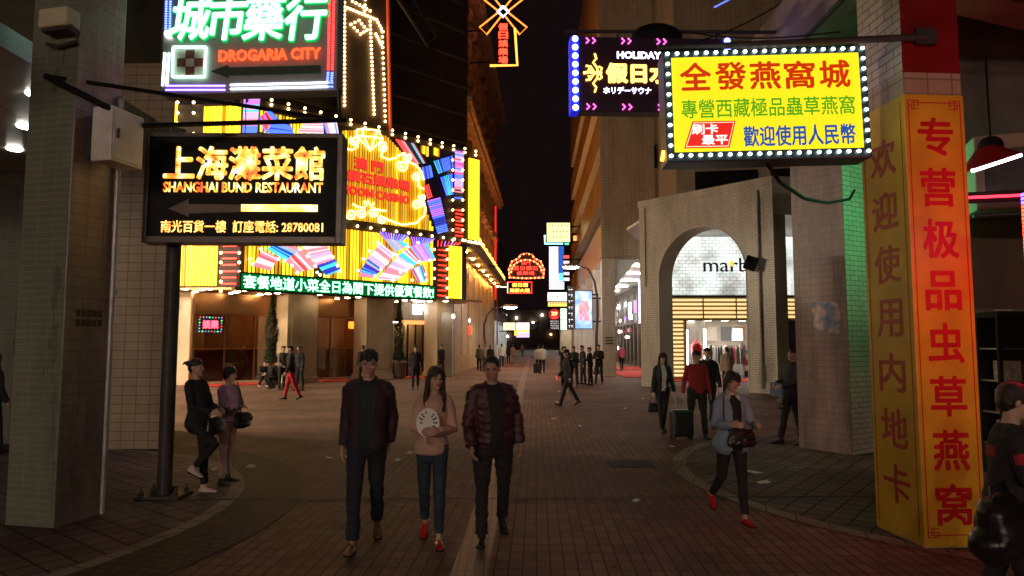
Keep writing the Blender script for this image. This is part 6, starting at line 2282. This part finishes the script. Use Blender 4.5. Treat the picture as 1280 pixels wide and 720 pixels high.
# -- the walking trio
p1 = Pose(1.80, 1.0, legs=((20, 8, 0, -6), (-17, 16, 0, 30)), arms=((-10, 6, 22, 0), (-26, 7, 24, 8)), lean=3, side=2, twist=-9, hy=10, hp=5)
man1 = person('walking man in an open plum black blazer, jeans and tan brown shoes', G(456, 684), R(8), p1, .0095, True, 'jacket', BLAZER, DKSHIRT, .055, .80, JEANS, .06, BROWN_SHOE, 'short', seed=3)
p2 = Pose(1.62, .94, legs=((-15, 14, 0, 30), (13, 4, 0, -2)), arms=((16, 10, 72, 42), (16, 12, 76, 40)), lean=1, side=2, twist=6, hy=18, hp=-2, female=True)
woman = person('walking woman with long dark hair in a dusty pink sweater, blue jeans and red shoes', G(539, 681), R(4), p2, .0090, True, 'sweater', PINK, None, 0, .88, cloth('blue skinny denim', (.022, .038, .056), var=.5, scale=12), .12, RED_SHOE, 'long', HAIRB, lips=LIPS, bare_foot=True, seed=5)
p3 = Pose(1.72, 1.10, legs=((15, 4, 2, -3), (-14, 16, 2, 28)), arms=((10, 14, 26, 6), (-14, 16, 24, 4)), lean=2, side=-2, twist=8, hy=-18, hp=4)
man3 = person('stocky walking man with cropped hair in an open maroon puffer jacket', G(616, 676), R(6), p3, .0095, True, 'puffer', MAROON, BLACK, .062, .86, BLACK, .03, BLK_SHOE, 'buzz', HAIR, SKIN2, fat=.03, seed=7, fringe=False)
# the round paper fan held in front of the pink sweater
w_ = local(woman, (-.03, -.215, 1.13))
fan_ = thing('paper_fan', 'white round paper fan with dark marks held before the pink sweater', 'fan', w_, R(4))
pf = MB().prism([(.105 * math.cos(a_), .13 * math.sin(a_)) for a_ in np.linspace(0, 2 * math.pi, 26)[:-1]], -.003, .003)
pf.build('leaf', M['paper'], fan_)
MB().prism([(-.012, -.19), (.012, -.19), (.012, -.11), (-.012, -.11)], .004, .010).build('handle', M['wood'], fan_)
mk = MB()
rg = random.Random(4)
for i in range(14):
    a_ = i / 14 * 6.283
    for r_ in (.058, .078):
        if rg.random() < .75:
            mk.rbox((r_ * math.cos(a_), -.0042, r_ * 1.2 * math.sin(a_)), .018, .002, .014, Matrix.Rotation(-a_, 3, 'Y'))
mk.build('print', cloth('print ink', (.03, .03, .03)), fan_)

# -- woman in the pale blue jacket
p4 = Pose(1.56, 1.0, legs=((-16, 34, 0, 34), (10, 3, 0, 0)), arms=((10, 16, 88, 25), (12, 18, 84, 14)), lean=2, hy=3, female=True)
blue = person('short haired woman in an open pale blue jacket with white collar', G(917, 652), R(6), p4, .0092, True, 'jacket', cloth('pale blue linen', (.22, .30, .38)), BLACK, .05, .80, BLACK, .08, RED_SHOE, 'bob', flare=.06, collar=cloth('white collar', (.7, .66, .6)), seed=9, fat=.01, bare_foot=True)


def bag(name, label, loc, rz, w, d, h, m, strap=None, r=.008, soft=True):
    t = thing(name, label, 'bag', loc, rz)
    S_ = Shell()
    S_.loft([(0, 0, .02), (0, 0, h * .3), (0, 0, h * .7), (0, 0, h)], [(w * .46, d * .42), (w * .52, d * .55), (w * .47, d * .42), (w * .38, d * .22)], (1, 0, 0), 20, .3)
    S_.build('bag_body', m, t, .009, 2, fold=.006, freq=30, seed=int(w * 100))
    F_ = Shell()
    F_.loft([(0, -d * .30, h * .92), (0, -d * .50, h * .72), (0, -d * .57, h * .45)], [(w * .36, .014), (w * .44, .012), (w * .40, .010)], (1, 0, 0), 16, .4)
    F_.build('flap', m, t, .008, 1)
    MB().rbox((0, -d * .60 - .012, h * .5), .035, .008, .018).build('clasp', M['steel'], t)
    if strap:
        MB().tube(strap, r, 6).build('strap', m, t, smooth=True)
    return t


def strap_to(t, loc, rz, pts):
    Mi = Matrix.Rotation(-rz, 3, 'Z')
    return [Mi @ (local(t, p) - Vector(loc)) for p in pts]


lc, rz = local(blue, (.02, -.20, .77)), R(6)
bag('handbag', 'black shoulder bag hanging in front of the woman in the pale blue jacket', lc, rz, .30, .09, .20, BAGL,
    strap_to(blue, lc, rz, [(-.11, -.20, .95), (-.15, -.17, 1.08), (-.14, -.15, 1.22), (-.10, -.06, 1.325), (0.04, .08, 1.30), (.14, .05, 1.1), (.19, -.10, 1.0), (.13, -.20, .95)]))

# -- the two women waiting at the pole
p5 = Pose(1.66, .98, legs=((52, 98, 4, 18), (3, 0, 2, 0)), arms=((10, 8, 58, 22), (8, 10, 62, 24)), lean=-7, hy=6, hp=4, female=True)
lean_w = person('woman in black with tied up hair leaning on the pole, one knee raised', G(243, 618), R(78), p5, .0105, True, 'sweater', cloth('black knit', (.016, .015, .015)), None, 0, .80, BLACK, .10, WHT_SHOE, 'bun', seed=11)
lean_w.location.x += .02
p6 = Pose(1.54, 1.02, legs=((4, 2, 4, 0), (-4, 2, 4, 0)), arms=((14, 6, 84, 74), (18, 6, 78, 70)), lean=0, hy=10, hp=0, female=True)
lilac = person('woman in a lilac sweater and pink trousers standing with folded arms beside the leaning woman', G(282, 604), R(70), p6, .0105, True, 'sweater', cloth('lilac knit', (.50, .30, .44), scale=8, var=.35), None, 0, .92, cloth('pale pink cotton', (.80, .52, .48)), .12, mat('dark flat shoe', (.05, .035, .03), .5), 'bob', seed=13, fat=.02)
lc, rz = local(lilac, (.13, -.14, .70)), R(75)
bag('handbag', 'black slouchy handbag at the hip of the woman in the lilac sweater', lc, rz, .30, .12, .22, BAGL, strap_to(lilac, lc, rz, [(.06, -.14, .90), (.10, -.155, 1.06), (.10, -.05, 1.32), (.10, .09, 1.28), (.17, .07, 1.0), (.18, -.10, .90)]))
lc, rz = local(lean_w, (-.02, -.23, .72)), R(78)
bag('handbag', 'black handbag held in front of the leaning woman in black', lc, rz, .28, .12, .22, BAGL, strap_to(lean_w, lc, rz, [(-.1, -.22, .93), (-.09, -.25, 1.06), (.09, -.25, 1.06), (.1, -.22, .93)]))

# -- couple with the suitcase
p7 = Pose(1.63, .95, legs=((14, 4, 0, 0), (-14, 10, 0, 24)), arms=((-4, 10, 12, 0), (6, 12, 16, 0)), lean=1, hy=4, female=True)
cw = person('long haired woman in a black jacket and white top beside the man in red', G(829, 542), R(4), p7, .012, True, 'jacket', BLACK, cloth('white top', (.62, .56, .53)), .05, .86, BLACK, .06, BLK_SHOE, 'long', seed=15)
lc = hand(cw, p7, 0) + Vector((0, 0, -.33))
bag('handbag', 'small black handbag hanging from the hand of the long haired woman in black', lc, R(10), .24, .10, .20, BAGL, [(-.08, 0, .2), (-.05, 0, .31), (.05, 0, .31), (.08, 0, .2)])
p8 = Pose(1.68, 1.04, legs=((-12, 8, 2, 20), (13, 4, 2, 0)), arms=((-14, 12, 14, 0), (4, 10, 14, 0)), lean=1, hy=10)
rm = person('man in a deep red shirt pulling a black suitcase in front of the fashion shop', G(872, 549), R(2), p8, .012, True, 'shirt', cloth('deep red shirt', (.30, .016, .022)), None, 0, .86, BLACK, .04, BLK_SHOE, 'short', seed=17)
hd = hand(rm, p8, 0)
sc = thing('suitcase', 'black trolley suitcase pulled by the man in the deep red shirt', 'suitcase', (hd.x - .04, hd.y - .02, 0), R(6))
hz = hd.z
MB().box(-.21, .21, -.13, .13, .05, .56).build('shell', BAGL, sc, bevel=.04)
MB().box(-.16, .16, -.15, -.132, .12, .46).build('pocket', BAGL, sc, bevel=.012)
MB().tube([(-.10, .05, .56), (-.08, .04, hz), (.08, .04, hz), (.10, .05, .56)], .012, 6).build('handle', M['grey_metal'], sc)
for sx in (-.17, .17):
    for sy in (-.09, .09):
        w_ = MB().tube([(sx - .012, sy, .03), (sx + .012, sy, .03)], .03, 10)
        w_.build('wheel', M['black'], sc)
p9 = Pose(1.72, 1.0, legs=((12, 4, 2, 0), (-12, 10, 2, 22)), arms=((-8, 10, 14, 0), (10, 10, 20, 0)), lean=1, hy=-10)
person('man in black walking close behind the man in the deep red shirt', (4.15, 14.6, 0), R(-8), p9, .016, False, 'jacket', BLACK, BLACK, 0, .84, BLACK, .04, BLK_SHOE, 'short', seed=19)
# -- guard at the pillar
p10 = Pose(1.76, 1.02, legs=((14, 2, 2, 0), (-6, 2, 2, 0)), arms=((12, 8, 62, 30), (10, 8, 58, 32)), lean=-6, hy=0)
gd = person('man in dark clothes leaning against the stained pillar holding a blue folder', G(992, 556), R(-82), p10, .0115, True, 'jacket', CHAR, BLACK, 0, .80, BLACK, .04, BLK_SHOE, 'short', seed=21)
lc = local(gd, (-.02, -.30, 1.0))
fo = thing('folder', 'pale blue folder held by the man leaning on the stained pillar', 'folder', lc, R(-60))
MB().prism([(-.13, -.12), (.13, -.14), (.15, .10), (-.11, .13)], -.012, .012).build('cover', cloth('blue folder', (.10, .14, .24), .5), fo, bevel=.004)
lc = local(gd, (.05, -.22, .62))
bag('handbag', 'dark bag hanging below the folder of the man at the stained pillar', lc, R(-80), .26, .10, .22, BAGL, [(-.1, 0, .21), (-.06, 0, .34), (.06, 0, .34), (.1, 0, .21)])
# -- man with the phone, walking left
p11 = Pose(1.68, 1.0, legs=((-22, 10, 1, 22), (22, 4, 1, -12)), arms=((10, 8, 30, 0), (-6, 10, 16, 0)), lean=2, hy=6, hp=12)
ph = person('man in black walking across the street looking down with a red lit phone', G(710, 507), R(-72), p11, .013, True, 'jacket', BLACK, BLACK, 0, .82, BLACK, .04, BLK_SHOE, 'short', seed=23)
lc = hand(ph, p11, 0)
fo = thing('phone', 'red glowing phone in the hand of the man walking across the street', 'phone', lc, R(-72))
MB().box(-.04, .04, -.008, .008, -.07, .07).build('case', M['black'], fo, bevel=.004)
MB().box(-.034, .034, -.0105, -.0085, -.06, .06).build('screen', emit('red phone screen', (1, .05, .05), 3), fo)
# -- far right passer-by, close to the camera
p12 = Pose(1.58, 1.05, legs=((8, 4, 2, 0), (-10, 6, 2, 14)), arms=((16, 12, 62, 10), (6, 10, 20, 0)), lean=4, hy=10, hp=4)
fr = person('close passer-by in a black sweater with a red chest band carrying a bulky dark bag', (3.10, 4.35, 0), R(60), p12, .010, True, 'sweater', cloth('black sweater', (.016, .014, .016)), None, 0, .84, BLACK, .04, BLK_SHOE, 'bushy', HAIRB, seed=25)
Bd = Shell()
k_ = p12.k
Bd.loft([p12.fix(p12.up(0, -.006, 1.225)), p12.fix(p12.up(0, -.008, 1.30))], [(.195 * k_, .148 * k_), (.197 * k_, .150 * k_)], (1, 0, 0), 20, .05)
for i in (0, 1):
    a_, b_, _ = p12.arms[i]
    Bd.loft([p12.fix(a_ + (b_ - a_) * .40), p12.fix(a_ + (b_ - a_) * .68)], [.067 * k_, .064 * k_], (0, 1, 0), 14, .05)
Bd.build('chest_band', cloth('red band', (.36, .012, .02)), fr, .009, 1)
lc = Vector((2.90, 4.12, .56))
sb_ = thing('shoulder_bag', 'bulky dark bag hanging from the arm of the close passer-by at the right edge', 'bag', lc, R(30))
S_ = Shell()
S_.ell((0, 0, .20), (.20, .15, .20)).ell((-.1, .02, .12), (.13, .12, .12)).ell((.1, -.02, .14), (.12, .13, .13))
S_.build('bag_body', BAGL, sb_, .012, 2, fold=.015, freq=22, seed=3)
MB().tube([(-.12, 0, .28), (-.08, .02, .44), (.06, .02, .46), (.12, 0, .28)], .014, 6).build('strap', BAGL, sb_, smooth=True)
# -- silhouette on the far left
p13 = Pose(1.66, .98, legs=((10, 4, 2, 0), (-10, 8, 2, 16)), arms=((4, 9, 20, 0), (-4, 9, 20, 0)), female=True)
person('dark coated figure in the shadow of the covered walkway at the left edge', (-8.6, 11.4, 0), R(160), p13, .014, False, 'coat', BLACK, None, 0, .62, BLACK, .05, BLK_SHOE, 'long', seed=27)

# -- small figures further off
W1 = dict(legs=((14, 4, 1, 0), (-14, 12, 1, 22)), arms=((-10, 9, 14, 0), (10, 9, 18, 0)))
W2 = dict(legs=((-13, 10, 1, 20), (13, 4, 1, 0)), arms=((10, 8, 20, 0), (-8, 9, 12, 0)))
ST = dict(legs=((2, 2, 4, 0), (-2, 2, 4, 0)), arms=((6, 8, 40, 20), (2, 8, 14, 0)))
FOLD = dict(legs=((2, 1, 4, 0), (-1, 2, 4, 0)), arms=((20, 9, 82, 44), (20, 9, 80, 44)))
def col(n, c, **k):
    return cloth(n, c, **k)
grey_, white_, beige_ = col('grey jacket', (.15, .14, .13)), col('off white shirt', (.58, .55, .48)), col('beige jacket', (.42, .32, .24))
far_people = [
    # label, px, py, heading, height, pose, top colour, trousers, hair, group
    ('man in dark jacket at the left end of the group by the white tiled column', 704, 482, 60, 1.68, ST, BLACK, BLACK, 'short'),
    ('man in dark jacket second from left in the group by the tiled column', 718, 482, -30, 1.70, FOLD, BLACK, BLACK, 'short'),
    ('man in dark jacket in the middle of the group by the white tiled column', 729, 480, -70, 1.72, ST, CHAR, BLACK, 'short'),
    ('shorter man in dark jacket facing left in the group by the column', 738, 481, -80, 1.64, FOLD, BLACK, BLACK, 'short'),
    ('man in black with folded arms nearest the white tiled column', 749, 480, -20, 1.76, FOLD, BLACK, CHAR, 'short'),
    ('man in an off white shirt walking away down the tactile strip', 678, 467, 178, 1.70, W1, white_, BLACK, 'short'),
    ('friend in beige beside the man in the off white shirt', 673, 466, 184, 1.66, W2, beige_, BLACK, 'short'),
    ('man in grey walking away nearest the ochre wall', 599, 464, 182, 1.70, W2, grey_, BLACK, 'short'),
    ('man in pale grey walking away between two friends by the ochre wall', 606, 462, 176, 1.72, W1, col('pale grey', (.34, .33, .31)), CHAR, 'short'),
    ('person in a black jacket and white trousers walking away by the ochre wall', 613, 463, 180, 1.66, W2, BLACK, col('white trousers', (.6, .56, .5)), 'short'),
    ('man in a cream jacket and dark trousers walking away down the street', 627, 459, 182, 1.74, W1, col('cream jacket', (.56, .48, .36)), BLACK, 'short'),
    ('woman in black far down the left side of the street', 635.5, 455, 178, 1.66, W2, BLACK, BLACK, 'long'),
    ('person in dusky pink far down the left side of the street', 641, 455, 182, 1.66, W1, col('dusky pink', (.36, .2, .17)), col('tan trousers', (.3, .22, .16)), 'short'),
    ('lone tiny figure in red brown farthest down the street', 653, 446.5, 176, 1.66, W2, col('red brown coat', (.18, .05, .04)), BLACK, 'short'),
    ('man in black with a printed chest walking out of the bright casino shop', 519, 487, 8, 1.72, W1, BLACK, JEANS, 'short'),
    ('man in a dark suit walking past the casino corner', 551, 471, 40, 1.74, W2, CHAR, BLACK, 'short'),
    ('person in black top and bright red trousers crossing before the casino', 363, 500, -70, 1.74, W1, BLACK, col('bright red trousers', (.50, .02, .025)), 'short'),
    ('man in a grey jacket standing behind the person in red trousers', 352, 487, 60, 1.72, ST, grey_, BLACK, 'short'),
    ('man in black standing by the left casino column', 374, 488, -30, 1.74, ST, BLACK, BLACK, 'short'),
    ('dark figure by the casino column behind the walking man in the blazer', 453, 484, 180, 1.74, ST, BLACK, BLACK, 'short'),
    ('shopper in a beige jacket seen from behind at the fashion shop', 910, 493, 170, 1.70, ST, beige_, BLACK, 'short'),
    ('person in a rose and grey top walking away in the arcade', 777, 463, 182, 1.70, W1, col('rose top', (.42, .08, .12)), BLACK, 'short'),
]
for i, (lab, px, py, hd_, H_, po, tm, pm_, hr) in enumerate(far_people):
    d_ = ground(px, py).y
    vx = .016 if d_ < 26 else (.02 if d_ < 36 else .026)
    person(lab, G(px, py), R(hd_), Pose(H_, 1.0 if hr == 'short' else .94, hy=rnd.uniform(-12, 12), lean=2, female=(hr == 'long'), **po), vx, False, 'jacket', tm, None, 0, .84, pm_, .04, BLK_SHOE, hr, seed=30 + i)
# crouching person by the conifer
p14 = Pose(1.66, 1.0, legs=((92, 128, 8, 8), (80, 132, 8, 20)), arms=((50, 8, 70, 20), (46, 8, 70, 20)), lean=28, hp=-6)
person('person in dark clothes squatting beside the potted conifer and red carpet', G(327, 485), R(40), p14, .017, False, 'jacket', CHAR, None, 0, .86, BLACK, .04, WHT_SHOE, 'short', seed=60)
p15 = Pose(1.66, 1.0, legs=((86, 126, 8, 10), (90, 128, 8, 10)), arms=((40, 8, 80, 30), (40, 8, 80, 30)), lean=30, hp=-4)
person('second squatting person in black right of the potted conifer', G(345, 486), R(-50), p15, .018, False, 'jacket', BLACK, None, 0, .86, BLACK, .04, BLK_SHOE, 'short', seed=62)
# bag trolley of the far friend
g = G(671, 467.5)
sc2 = thing('suitcase', 'dark suitcase pulled by the friend in beige far down the street', 'suitcase', g)
MB().box(-.2, .2, -.12, .12, .05, .6).build('shell', BAGL, sc2, bevel=.04)
MB().tube([(-.1, 0, .6), (-.1, 0, .95), (.1, 0, .95), (.1, 0, .6)], .014, 6).build('handle', M['grey_metal'], sc2)
